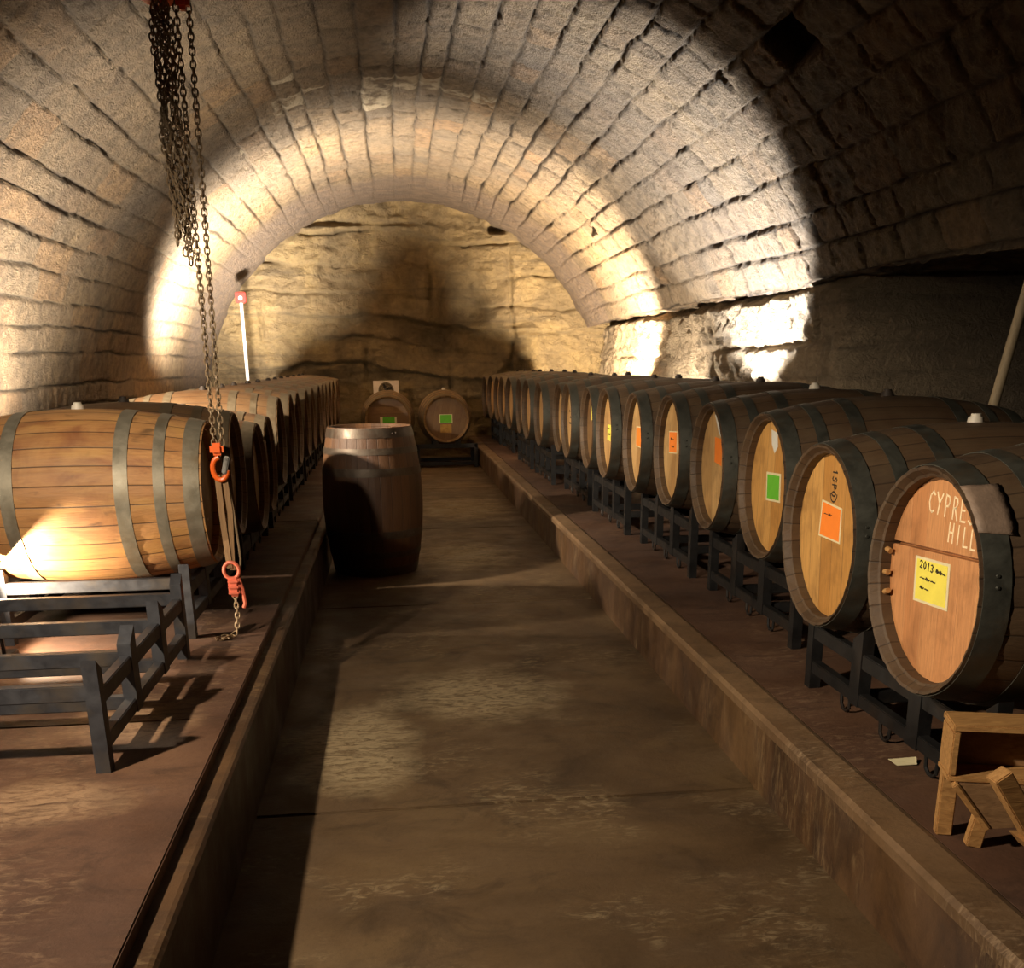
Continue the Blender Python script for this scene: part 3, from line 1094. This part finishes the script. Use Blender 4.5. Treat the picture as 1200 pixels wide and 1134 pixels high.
GLF = 'barrels in the row on the left-hand platform'
LX = -.80
ORD = ['nearest', 'second', 'third', 'fourth', 'fifth', 'sixth', 'seventh', 'eighth', 'ninth', 'tenth', 'eleventh', 'twelfth', 'thirteenth', 'fourteenth', 'fifteenth', 'farthest']
LRACK = [5.08, 6.64, 8.20, 9.76, 11.32, 12.88, 14.44, 16.00]
LZC = [.60, .505, .60, .60, .60, .60, .60, .60]
for j, yc in enumerate(LRACK):
    for e, sgn in enumerate((-1, 1)):
        i = j * 2 + e
        z = ZL + LZC[j]
        if i == 0:
            lab = 'golden oak barrel with pale grey hoops, lit by the floodlight, nearest of the left row'
        elif i == 15:
            lab = 'farthest barrel of the left row, by the rock end wall'
        elif i == 4:
            lab = 'fifth barrel of the left row, white paper low on its dark head'
        elif i in (2, 3):
            lab = '%s barrel of the left row, set lower than its neighbours' % ORD[i]
        else:
            lab = '%s barrel of the left row, brown staves and dark head' % ORD[i]
        x = LX - HL + (random.uniform(-.02, .02) if i else 0)
        t, h = barrel((x, yc + .40 * sgn, z), (0, 0, PI + (random.uniform(-.02, .02) if i else 0)), lab, GLF, 'stave_gold' if i == 0 else 'stave_left', 'head_dim',
                      'hoop_pale' if i == 0 else 'hoop_mid', 'bung_white' if i == 0 else 'bung_dark', random.uniform(-.2, .2))
        if i == 4:
            paper(t, [(-.02, -.06), (.10, -.06), (.10, -.22), (-.02, -.22)], 'paper_white', label='white paper on the head')

# far end: two barrels lying side by side on a low rack, heads towards the aisle
BS = 1.09
zb = .69
for i, (x, z, lab) in enumerate(((-.08, .700, 'left one of two barrels against the end wall, green label between cream edges'), (.765, .694, 'right one of two barrels against the end wall, green label above a stained paper'))):
    t, h = barrel((x, 15.40 + HL * BS, z), (0, 0, PI / 2), lab, 'barrels lying at the far end', 'stave_back', 'head_dim', 'hoop_mid', 'bung_white' if i else 'bung_dark', PI / 2 if i == 0 else .2)
    t.scale = (BS, BS, BS)
    if i == 0:
        paper(t, [(-.105, .036), (.115, .036), (.115, -.085), (-.105, -.085)], 'paper', None, label='cream paper label')
        paper(t, [(-.07, .034), (.09, .034), (.09, -.083), (-.07, -.083)], 'green', None, name='label_print', xoff=-.0018)
    else:
        paper(t, [(-.09, .06), (.085, .06), (.085, -.055), (-.09, -.055)], 'paper', 'green', .008, label='green paper label')
        paper(t, [(-.08, -.07), (.07, -.07), (.07, -.18), (-.08, -.18)], 'stainpaper', label='stained brown paper')

# the barrel standing on end in the aisle
t, h = barrel((-.178, 7.74, HL), (0, PI / 2, .4), 'dark barrel standing on end in the aisle beside the left kerb', None, 'stave_dark', 'head_dim', 'hoop_brown', None, 0, False, None, 'upright_barrel')

# ------------------------------------------------------------------ racks
def make_rack(zcs, mat, label, group, loc, spacing=.40, depth=.80, feet=True, low=True, rcs=(.352, .352)):
    """steel rack for two barrels lying across it; x = depth, y = along the row, z = 0 on the floor.
    zcs / rcs: axis height and radius over the rails of the barrel at -spacing and at +spacing"""
    t = empty('barrel_rack', loc)
    tag(t, label, 'rack', group)
    m = M[mat]
    hx = depth / 2
    blk = .185
    yo = spacing + blk + .02
    Zc = {-1: zcs[0], 1: zcs[1]}
    Rc = {-1: rcs[0] + .003, 1: rcs[1] + .003}
    def under(sy, dyy):
        dyy = abs(dyy)
        return 9.0 if dyy >= Rc[sy] else Zc[sy] - math.sqrt(Rc[sy] ** 2 - dyy ** 2) - .002
    zc = min(zcs)
    ztop = min(under(-1, .185), under(1, .185)) + .03
    zr = min(under(-1, 0), under(1, 0))
    for sx in (-1, 1):
        xa, xb = sorted((sx * hx, sx * (hx - .042)))
        b = MB()
        b.box(((xa + xb) / 2, 0, zr - .030), (.034, 2 * yo, .052), None, .003)
        b.build('top_rail', m, t)
        b = MB()
        b.box(((xa + xb) / 2, 0, .085), (.036, 2 * yo, .045), None, .003)
        b.build('bottom_rail', m, t)
        for sy in (-1, 1):
            # corner post with a sloped cradle top
            b = MB()
            yi, ye = yo - .022, yo + .026
            pz = lambda dyy: under(sy, dyy)
            z1 = pz(yi - spacing)
            z2 = pz(ye - spacing)
            b.prism([(sy * yi, .0), (sy * ye, .0), (sy * ye, z2), (sy * yi, z1)], 'x', xa, xb)
            b.build('post', m, t)
            # inner cradle post
            b = MB()
            yi, ye = spacing - blk - .036, spacing - blk + .036
            b.prism([(sy * yi, .06), (sy * ye, .06), (sy * ye, pz(ye - spacing)), (sy * yi, pz(yi - spacing))], 'x', xa, xb)
            b.build('cradle_post', m, t)
        if feet:
            for yy in (-.3, .3, .0):
                b = MB()
                b.tube([((xa + xb) / 2, yy - .035, .064), ((xa + xb) / 2, yy - .03, .02), ((xa + xb) / 2, yy - .012, .006), ((xa + xb) / 2, yy + .012, .006), ((xa + xb) / 2, yy + .03, .02), ((xa + xb) / 2, yy + .035, .064)], .006, 6)
                b.build('foot_loop', m, t, True)
    zt = zc - math.sqrt(.376 ** 2 - .19 ** 2)
    for sy in (-1, 1):
        b = MB()
        b.box((0, sy * (yo + .005), zt - .03), (depth - .02, .038, .048), None, .003)
        b.build('crossbar', m, t)
        b = MB()
        b.box((0, sy * (spacing - blk), zt - .04), (depth - .02, .038, .048), None, .003)
        b.build('crossbar', m, t)
        if low:
            b = MB()
            b.box((0, sy * (spacing - blk), .085), (depth - .02, .036, .045), None, .003)
            b.build('crossbar', m, t)
    return t

make_rack((.60, .60), 'iron_l', 'empty steel barrel rack at the front of the left platform', 'barrel racks on the left', (-.872 - .40, 3.535, ZL), .40, .80, False, True, (.340, .340))
for j, yc in enumerate(LRACK):
    lab = ('steel rack under the golden barrel, nearest loaded rack on the left' if j == 0 else 'steel rack under the %s pair of barrels in the left row' % ORD[j]) if j < 7 else 'steel rack under the farthest pair of barrels in the left row'
    make_rack((LZC[j], LZC[j]), 'iron_l' if j == 0 else 'iron', lab, 'barrel racks on the left', (LX - .50, yc, ZL), .40, .80, j > 0)
RR = [(0, 1, 'nearest'), (2, 3, 'second'), (4, 5, 'third'), (6, 7, 'fourth'), (8, 9, 'fifth'), (10, 11, 'sixth'), (12, 13, 'seventh'), (14, 15, 'eighth'), (16, 17, 'farthest')]
for a, c, w in RR:
    A, B = RIGHT[a], RIGHT[c]
    sp = (B[1] - A[1]) / 2
    x = max(A[0], B[0]) + .50
    rc_ = []
    for q in (A, B):
        f0, f1 = x - .40 + .042 - q[0] - HL, x + .40 - .042 - q[0] - HL
        g0, g1 = x - .40 - q[0] - HL, x + .40 - q[0] - HL
        rc_.append(max(brad(v) for v in (f0, f1, g0, g1)) + .008 + .6 * abs(q[3]))
    make_rack((A[2] - ZR, B[2] - ZR), 'iron', 'black steel rack under the %s pair of barrels in the right row' % w, 'barrel racks on the right', (x, (A[1] + B[1]) / 2, ZR), sp, .80, True, True, rc_)

# low rack at the far end, standing on the aisle floor
t = empty('low_rack', (.34, 15.3, 0))
tag(t, 'low black steel rack on the aisle floor under the two end barrels', 'rack')
for yy in (.12, .82):
    xl = (15.3 + yy - 15.40) / BS
    rr = max(brad(xl - HL - .024), brad(xl - HL + .024)) * BS + .006
    zt = .694 - rr - .006
    b = MB(); b.box((0, yy, zt - .03), (1.74, .05, .06), None, .004); b.build('top_rail', M['iron'], t)
    b = MB(); b.box((0, yy, .06), (1.74, .04, .05), None, .004); b.build('bottom_rail', M['iron'], t)
    for xx in (-.85, .0, .85):
        b = MB(); b.box((xx, yy, zt / 2 - .002), (.05, .05, zt), None, .003); b.build('post', M['iron'], t)
    for xc, zc_ in ((-.42, .700), (.425, .694)):
        for sx in (-1, 1):
            p = []
            for dx in (.12, .2):
                p.append((xc + sx * dx, zc_ - math.sqrt(rr * rr - dx * dx) - .002))
            b = MB()
            b.prism([(xc + sx * .12, zt - .002), p[0], p[1], (xc + sx * .2, zt - .002)], 'y', yy - .022, yy + .022)
            b.build('cradle', M['iron'], t)
for xx in (-.85, .85):
    b = MB(); b.box((xx, .47, .21), (.04, .66, .05), None, .003); b.build('crossbar', M['iron'], t)

# ------------------------------------------------------------------ chain hoist
def link_geom(b, c, d, side, L=.040, W=.024, r=.0036):
    """one chain link centred at c along d, flat in the plane of d and side"""
    d = Vector(d).normalized()
    s = Vector(side)
    s = (s - d * s.dot(d)).normalized()
    pts = []
    h = L / 2 - W / 2
    for k in range(5):
        an = PI * k / 4
        pts.append(Vector(c) + d * (h + math.sin(an) * W / 2) + s * math.cos(an) * W / 2)
    for k in range(5):
        an = PI * k / 4
        pts.append(Vector(c) - d * (h + math.sin(an) * W / 2) - s * math.cos(an) * W / 2)
    b.tube(pts, r, 5, True)

def chain(path, pitch=.023, L=.032, W=.020, r=.0033, seed=0):
    b = MB()
    rr = random.Random(seed)
    pts = [Vector(p) for p in path]
    acc, k = 0.0, 0
    for p, q in zip(pts[:-1], pts[1:]):
        seg = (q - p).length
        d = (q - p).normalized()
        a = Vector((1, .35, 0)) if abs(d.z) > .5 else Vector((0, 0, 1))
        a = (a - d * a.dot(d)).normalized()
        c2 = d.cross(a)
        while acc < seg:
            ph = (k % 2) * PI / 2 + rr.uniform(-.25, .25) + .5
            link_geom(b, p + d * acc, d, a * math.cos(ph) + c2 * math.sin(ph), L, W, r)
            acc += pitch
            k += 1
        acc -= seg
    return b

HX, HY = -.74, 4.45
hoist = empty('chain_hoist', (HX, HY, ZL))
tag(hoist, 'orange chain hoist hanging from the vault, its chains and straps reaching the left platform', 'hoist')
def W(x, y, z):                                   # world to hoist space
    return (x - HX, y - HY, z - ZL)
b = MB()
b.cyl(W(HX, HY, 3.84), W(HX, HY, 3.93), .06, 16)
b.tube([W(HX, HY, 3.86), W(HX, HY, 3.06)], .010, 8)
b.build('hanger', M['chain'], hoist, True)
b = MB()
b.cyl(W(-.79, HY - .065, 2.885), W(-.79, HY + .065, 2.885), .115, 28)
b.cyl(W(-.79, HY - .085, 2.885), W(-.79, HY - .065, 2.885), .085, 24, .10)
b.cyl(W(-.79, HY + .065, 2.885), W(-.79, HY + .085, 2.885), .10, 24, .085)
b.box(W(-.79, HY, 3.03), (.06, .08, .10), None, .012)
b.build('hoist_body', M['safety'], hoist, True)
b = MB()
b.box(W(-.70, HY, 2.775), (.05, .05, .06), None, .014)
b.build('chain_guide', M['safety'], hoist, True)
for i, (x0, y0, x1, y1, zt, zb_) in enumerate(((-.725, 4.45, -.742, 4.45, 2.80, 1.19), (-.680, 4.46, -.712, 4.455, 2.80, 1.17))):
    chain([W(x0, y0, zt), W(x1, y1, zb_)], seed=i).build('load_chain', M['chain'], hoist, True)
for i, (dx, dy) in enumerate(((0, 0),) * 6):
    zt, zb_ = 2.80, 1.88 + .03 * i
    pts = []
    for k in range(14):
        u = k / 13
        an = u * 7 + i * PI / 3
        rad = .018 + .014 * ((i * 7) % 3) / 2 + .008 * math.sin(u * 3)
        pts.append(W(-.785 + .006 * u + rad * math.cos(an), 4.45 + rad * math.sin(an), zt + (zb_ - zt) * u))
    chain(pts, .025, .036, .023, .0036, i + 5).build('hand_chain', M['chain'], hoist, True)
# lower load hook and the straps it carries
b = MB()
b.box(W(-.733, 4.45, 1.165), (.055, .045, .05), None, .012)
hk = []
for k in range(15):
    an = PI * .5 + k / 14 * 1.45 * PI
    hk.append(W(-.728 + .030 * math.cos(an), 4.45, 1.085 + .046 * math.sin(an)))
b.tube(hk, .011, 10)
b.build('load_hook', M['safety'], hoist, True)
b = MB()
b.box(W(-.703, 4.44, 1.10), (.022, .012, .075), Matrix.Rotation(.25, 3, 'Y'), .004)
b.build('safety_latch', M['steel'], hoist)
def ribbon(path, w, t, nrm):
    b = MB()
    n = Vector(nrm)
    for p, q in zip(path[:-1], path[1:]):
        b.beam(p, q, w, t, n)
    return b
ribbon([W(-.742, 4.452, 1.06), W(-.739, 4.452, .90), W(-.732, 4.452, .74), W(-.728, 4.452, .665)], .024, .005, (0, 1, .02)).build('strap', M['strap'], hoist)
ribbon([W(-.716, 4.462, 1.06), W(-.706, 4.462, .90), W(-.714, 4.46, .74), W(-.718, 4.46, .655)], .022, .005, (0, 1, .02)).build('strap', M['strap'], hoist)
b = MB()
b.tube([W(-.712, 4.47, 1.06), W(-.694, 4.47, .92), W(-.686, 4.47, .78), W(-.682, 4.468, .70), W(-.690, 4.462, .62)], .005, 6)
b.build('cord', M['chain'], hoist, True)
b = MB()
ring = [W(-.722 + .032 * math.cos(a), 4.45, .655 + .036 * math.sin(a)) for a in np.linspace(0, 2 * PI, 17)[:-1]]
b.tube(ring, .008, 8, True)
b.box(W(-.716, 4.45, .585), (.048, .04, .085), None, .01)
for kz in (.56, .585, .61):
    b.box(W(-.716, 4.426, kz), (.046, .012, .010), None, .003)
b.tube([W(-.695, 4.45, .62), W(-.682, 4.45, .57), W(-.676, 4.45, .51), W(-.684, 4.45, .49)], .009, 8)
b.build('ratchet', M['salmon'], hoist, True)
chain([W(-.716, 4.45, .545), W(-.714, 4.45, .46), W(-.722, 4.45, .385), W(-.745, 4.44, .368), W(-.79, 4.43, .367), W(-.80, 4.40, .367), W(-.77, 4.40, .367), W(-.74, 4.42, .372)], .022, .030, .018, .003, 44).build('tail_chain', M['chain'], hoist, True)

# ------------------------------------------------------------------ smaller things
# red-topped white post by the far left wall
px, py = -2.135, 16.3
t = empty('alarm_post', (px, py, ZL))
tag(t, 'slim white post topped by a red box beyond the left barrels', 'post')
b = MB(); b.cyl((0, 0, 0), (0, 0, 1.99), .024, 14); b.build('post_shaft', M['whitepaint'], t, True)
b = MB(); b.cyl((0, 0, 0), (0, 0, .015), .10, 20); b.build('base_plate', M['whitepaint'], t, True)
b = MB(); b.box((0, 0, 2.065), (.15, .09, .15), None, .012); r = b.build('red_box', M['red'], t)
b = MB(); b.cyl((.0, -.052, 2.055), (.0, -.042, 2.055), .03, 16); b.build('lens', M['whitepaint'], r, True)

# white fan casing behind the left end barrel
t = empty('box_fan', (-.092, 16.62, 0))
tag(t, 'square white box fan with a round dark grille behind the left end barrel', 'fan')
b = MB()
n = 32
s = .195
outer, inner = [], []
for k in range(n):
    an = 2 * PI * k / n
    cx, cz = math.cos(an), math.sin(an)
    m_ = max(abs(cx), abs(cz))
    outer.append((cx / m_ * s, cz / m_ * s))
    inner.append((cx * .118, cz * .118 + .055))
vs = [(p[0], -.06, p[1] + 1.03) for p in outer] + [(p[0], -.06, p[1] + 1.03) for p in inner] + [(p[0], .06, p[1] + 1.03) for p in outer] + [(p[0], .06, p[1] + 1.03) for p in inner]
fs = []
for k in range(n):
    j = (k + 1) % n
    fs += [(k, j, n + j, n + k), (2 * n + k, 3 * n + k, 3 * n + j, 2 * n + j), (k, 2 * n + k, 2 * n + j, j), (n + k, n + j, 3 * n + j, 3 * n + k)]
b.add(vs, fs)
b.build('casing', M['fanwhite'], t)
b = MB()
for rr_ in (.03, .06, .09, .115):
    b.tube([(rr_ * math.cos(a), -.05, 1.085 + rr_ * math.sin(a)) for a in np.linspace(0, 2 * PI, 25)[:-1]], .003, 5, True)
for a in np.linspace(0, PI, 5)[:-1]:
    b.tube([(-.116 * math.cos(a), -.05, 1.085 - .116 * math.sin(a)), (.116 * math.cos(a), -.05, 1.085 + .116 * math.sin(a))], .003, 5)
b.build('grille', M['fandark'], t, True)
b = MB()
for k in range(4):
    an = k * PI / 2 + .4
    b.beam((.02 * math.cos(an), 0, 1.085 + .02 * math.sin(an)), (.10 * math.cos(an), 0.01, 1.085 + .10 * math.sin(an)), .006, .06, (math.sin(an) * .5, .8, -math.cos(an) * .5))
b.cyl((0, -.03, 1.085), (0, .04, 1.085), .03, 16)
b.build('blades', M['fandark'], t)
b = MB()
b.cyl((0, 0, .02), (0, 0, .84), .02, 12)
b.cyl((0, 0, 0), (0, 0, .02), .16, 24)
b.build('stand', M['lampbody'], t, True)

# leaning wooden pole on the right
t = MB()
A_, B_ = Vector((2.791, 4.67, 1.281)), Vector((2.873, 4.67, 1.728))
dd = (B_ - A_) / (B_.z - A_.z)
p0 = A_ + dd * (ZR + .012 - A_.z)
p1 = A_ + dd * (2.54 - A_.z)
t.cyl(p0 - p0, p1 - p0, .024, 12, .022)
o = t.build('wooden_pole', M['pole'], None, True, 40, p0)
tag(o, 'long pale wooden pole leaning against the dark right wall', 'pole')

# wooden stools by the nearest rack on the right
t = empty('wooden_crate', (1.445, 2.235, ZR))
tag(t, 'open wooden crate on short legs below the nearest right barrel', 'crate')
tilt = Matrix.Rotation(math.radians(-16), 3, 'Z')
def cp(fn, name, mat):
    b = MB()
    fn(b)
    b.v = [tuple(tilt @ Vector(p)) for p in b.v]
    return b.build(name, M[mat], t)
# upper tray seen from its open front
cp(lambda b: b.box((.20, .005, .318), (.62, .11, .018), None, .003), 'top_board', 'crate')
cp(lambda b: b.box((.20, .005, .185), (.62, .11, .016), None, .003), 'shelf', 'crate')
cp(lambda b: b.box((.20, .045, .251), (.585, .016, .114), None, .002), 'back_panel', 'crate_in')
cp(lambda b: b.box((-.10, .003, .251), (.018, .108, .115), None, .003), 'side_board', 'crate')
cp(lambda b: b.box((.50, .003, .251), (.018, .108, .115), None, .003), 'side_board', 'crate')
# legs and the slanted lower apron
for lx in (-.085, .49):
    cp(lambda b: b.beam((lx, .035, .0), (lx, .035, .178), .04, .034, (0, 1, 0), .003), 'leg', 'crate')
cp(lambda b: b.beam((-.028, -.030, .0), (.0, -.030, .178), .038, .032, (0, 1, 0), .003), 'leg', 'crate')
cp(lambda b: b.beam((.47, -.030, .0), (.45, -.030, .178), .038, .032, (0, 1, 0), .003), 'leg', 'crate')
cp(lambda b: b.prism([(-.09, .176), (.22, .176), (.17, .085), (.0, .062)], 'y', -.062, -.047), 'apron', 'crate_in')
cp(lambda b: b.beam((-.096, -.055, .177), (-.006, -.055, .060), .030, .016, (1, 0, .7), .003), 'apron_edge', 'crate')
# brace standing in front
t2 = empty('wooden_bracket', (1.44, 2.06, ZR))
tag(t2, 'small angled wooden bracket standing in front of the open crate', 'bracket')
def bp(fn, name, mat):
    b = MB()
    fn(b)
    return b.build(name, M[mat], t2)
bp(lambda b: b.beam((.035, .0, .085), (-.085, .0, .262), .045, .045, (0, 1, 0), .003), 'slanted_post', 'crate')
bp(lambda b: b.prism([(-.01, .092), (.15, .078), (.15, .054), (.02, .058)], 'y', -.045, .045), 'foot_board', 'crate')
bp(lambda b: b.beam((.055, .0, .0), (.065, .0, .058), .045, .045, (0, 1, 0), .003), 'leg', 'crate')
bp(lambda b: b.beam((.125, .0, .0), (.12, .0, .058), .045, .045, (0, 1, 0), .003), 'leg', 'crate')
bp(lambda b: b.box((.09, .022, .17), (.16, .012, .17), None, .002), 'back_board', 'crate_in')

# scrap of paper on the platform by the rack
b = MB()
vs = [(-.03, -.02, 0), (.03, -.025, .002), (.045, .01, .012), (.0, .03, .002), (-.04, .02, .006)]
b.add(vs, [(0, 1, 2, 3, 4)])
o = b.build('paper_scrap', M['paper'], None, False, 35, (1.50, 2.76, ZR + .002))
o.modifiers.new('thick', 'SOLIDIFY').thickness = .001
tag(o, 'crumpled paper scrap on the platform under the nearest right rack', 'paper')

# ------------------------------------------------------------------ lamps
def floodlight(loc, aim, label, power, colour, cone=150, blend=.6, size=.06, height=.30, lens='lens_far', group='floodlights behind the barrels'):
    t = empty('floodlight', (loc[0], loc[1], loc[2]))
    tag(t, label, 'lamp', group)
    L = Vector((0, 0, height))
    d = (Vector(aim) - (Vector(loc) + L)).normalized()
    q = d.to_track_quat('-Z', 'Y')
    R3 = q.to_matrix()
    b = MB()
    b.box((0, 0, .035), (.16, .10, .06), None, .006)
    b.v = [tuple(R3 @ Vector(p) + L) for p in b.v]
    b.build('housing', M['lampbody'], t)
    b = MB()
    b.box((0, 0, .0), (.13, .08, .006))
    b.v = [tuple(R3 @ Vector(p) + L) for p in b.v]
    ln = b.build('lens', M[lens], t)
    b = MB()
    b.tube([(-.09, 0, height), (-.09, 0, .02)], .008, 6)
    b.tube([(.09, 0, height), (.09, 0, .02)], .008, 6)
    b.box((0, 0, .01), (.24, .16, .02), None, .003)
    b.build('stand', M['lampbody'], t)
    if cone >= 180:
        ld = bpy.data.lights.new('flood_lamp', 'AREA')
        ld.shape = 'RECTANGLE'
        ld.size, ld.size_y = .13, .08
    else:
        ld = bpy.data.lights.new('flood_lamp', 'SPOT')
        ld.spot_size = math.radians(cone)
        ld.spot_blend = blend
        ld.shadow_soft_size = size
    ld.energy = power
    ld.color = colour
    lo = bpy.data.objects.new('flood_lamp', ld)
    COL.objects.link(lo)
    lo.parent = t
    lo.location = L + d * .03
    lo.rotation_euler = q.to_euler()
    return t

WARM, NEUT, COOL = (1.0, .80, .56), (1.0, .88, .72), (1.0, .95, .90)
floodlight((-2.0, 13.7, ZL), (-1.45, 14.75, 3.0), 'floodlight on the left platform behind the far barrels', 3700, NEUT, 144, .8, .15, .58)
floodlight((-2.2, 8.0, ZL), (-2.85, 8.4, 2.2), 'floodlight on the left platform behind the middle barrels', 820, NEUT, 128, .6, .12, .50)
floodlight((2.72, 13.8, ZR), (2.55, 14.9, 2.8), 'floodlight on the right platform behind the far barrels', 2300, WARM, 138, .4, .12, .62)
floodlight((2.7, 11.9, ZR), (3.2, 12.0, 2.0), 'floodlight on the right platform between the other two on that side', 270, (1.0, .86, .68), 168, .7, .10, .50)  # extra lamp added to fill the dark gap on the rock wall
floodlight((2.72, 9.35, ZR), (3.0, 9.7, 2.5), 'floodlight on the right platform behind the middle barrels', 1350, (1.0, .97, .94), 104, .25, .08, .52)
t = floodlight((-1.72, 4.25, ZL), (-.6, 4.5, .80), 'bright floodlight at the left end of the empty rack', 70, WARM, 160, .3, .012, .30, 'lens')
b = MB()
d = (Vector((-.6, 4.5, .80)) - Vector((-1.72, 4.25, ZL + .30))).normalized()
R3 = d.to_track_quat('-Z', 'Y').to_matrix()
b.box((0, .085, -.06), (.20, .004, .14), Matrix.Rotation(-.25, 3, 'X'))
b.v = [tuple(R3 @ Vector(p) + Vector((0, 0, .30))) for p in b.v]
b.build('barn_door', M['lampbody'], t)
# unseen hooded lamps added on the left wall to light the right-hand heads
def added_wall_lamp(loc, target, label, power, colour, cone, wallx, drop):
    loc, target = Vector(loc), Vector(target)
    t = empty('wall_lamp', loc)
    tag(t, label, 'lamp', 'hooded lamps on the left wall')
    aim = (target - loc).normalized()
    R3 = aim.to_track_quat('-Z', 'Y').to_matrix()
    def turned(fn, name, mat):
        b = MB(); fn(b)
        b.v = [tuple(R3 @ Vector(p)) for p in b.v]
        return b.build(name, M[mat], t)
    b = MB(); b.beam((-.06, 0, .05), (wallx - loc.x, 0, .10), .03, .03); b.build('bracket', M['lampbody'], t)
    turned(lambda b: b.box((0, 0, .06), (.20, .14, .08), None, .008), 'housing', 'lampbody')
    turned(lambda b: b.box((0, 0, .018), (.17, .11, .004)), 'lens', 'lens_far')
    hx_ = Vector((aim.x, aim.y, 0)).normalized()
    c0 = Vector((0, 0, .085))
    b = MB()
    b.beam(c0 - hx_ * .05, c0 + hx_ * .32 - Vector((0, 0, drop)), .62, .004, (0, 0, 1))  # added plate that cuts lamp light off the right vault and niche
    b.build('hood', M['lampbody'], t)
    ld = bpy.data.lights.new('wall_lamp_bulb', 'SPOT')
    ld.energy = power; ld.color = colour; ld.shadow_soft_size = .055; ld.spot_size = math.radians(cone); ld.spot_blend = 1.0
    lo = bpy.data.objects.new('wall_lamp_bulb', ld); COL.objects.link(lo)
    lo.parent = t
    lo.location = aim * .02
    lo.rotation_euler = aim.to_track_quat('-Z', 'Y').to_euler()
added_wall_lamp((-2.0, 1.5, 2.5), (1.5, 4.3, .7), 'hooded lamp on a bracket on the left wall near the front', 470, (1.0, .83, .62), 124, -2.42, .138)
added_wall_lamp((-2.72, 6.0, 2.15), (1.45, 11.5, .9), 'hooded lamp on the left wall above the second pair of barrels', 1040, (1.0, .83, .62), 140, -2.84, .125)  # added out of view to brighten the farther right-hand heads

w = bpy.data.worlds.new('world')
sc.world = w
w.use_nodes = True
w.node_tree.nodes['Background'].inputs[0].default_value = (1, .85, .7, 1)
w.node_tree.nodes['Background'].inputs[1].default_value = 0.0

# ------------------------------------------------------------------ camera
f, cx, cy = 1200.0, 600.0, 800.0
Yc = Vector((458 - cx, 424 - cy, f)).normalized()
yv = cy + f * f / (cy - 422)
xv = 600 + .0138 * (yv - 800)
D = Vector((xv - cx, yv - cy, f)).normalized()
D = (D - Yc * D.dot(Yc)).normalized()
Zc = -D
Xc = Yc.cross(Zc)
Rm = Matrix((Xc, Yc, Zc))                          # world = Rm @ cam (x right, y down, z forward)
cam = bpy.data.cameras.new('camera')
co = bpy.data.objects.new('camera', cam)
COL.objects.link(co)
cr = Rm @ Vector((1, 0, 0)); cu = Rm @ Vector((0, -1, 0)); cb = Rm @ Vector((0, 0, -1))
co.matrix_world = Matrix.Translation((0, 0, 1.5)) @ Matrix((cr, cu, cb)).transposed().to_4x4()
cam.sensor_fit = 'HORIZONTAL'
cam.sensor_width = 36
cam.lens = 36 * f / 1200
cam.shift_y = (cy - 567) / 1200
cam.clip_start = .05
cam.clip_end = 100
sc.camera = co

sc.view_settings.view_transform = 'Standard'
sc.view_settings.look = 'None'
sc.view_settings.gamma = 1
sc.view_settings.use_curve_mapping = False
sc.view_settings.exposure = 0.42
sc.cycles.max_bounces = 9
sc.cycles.diffuse_bounces = 7
sc.cycles.caustics_reflective = False
sc.cycles.caustics_refractive = False
sc.cycles.sample_clamp_indirect = 6
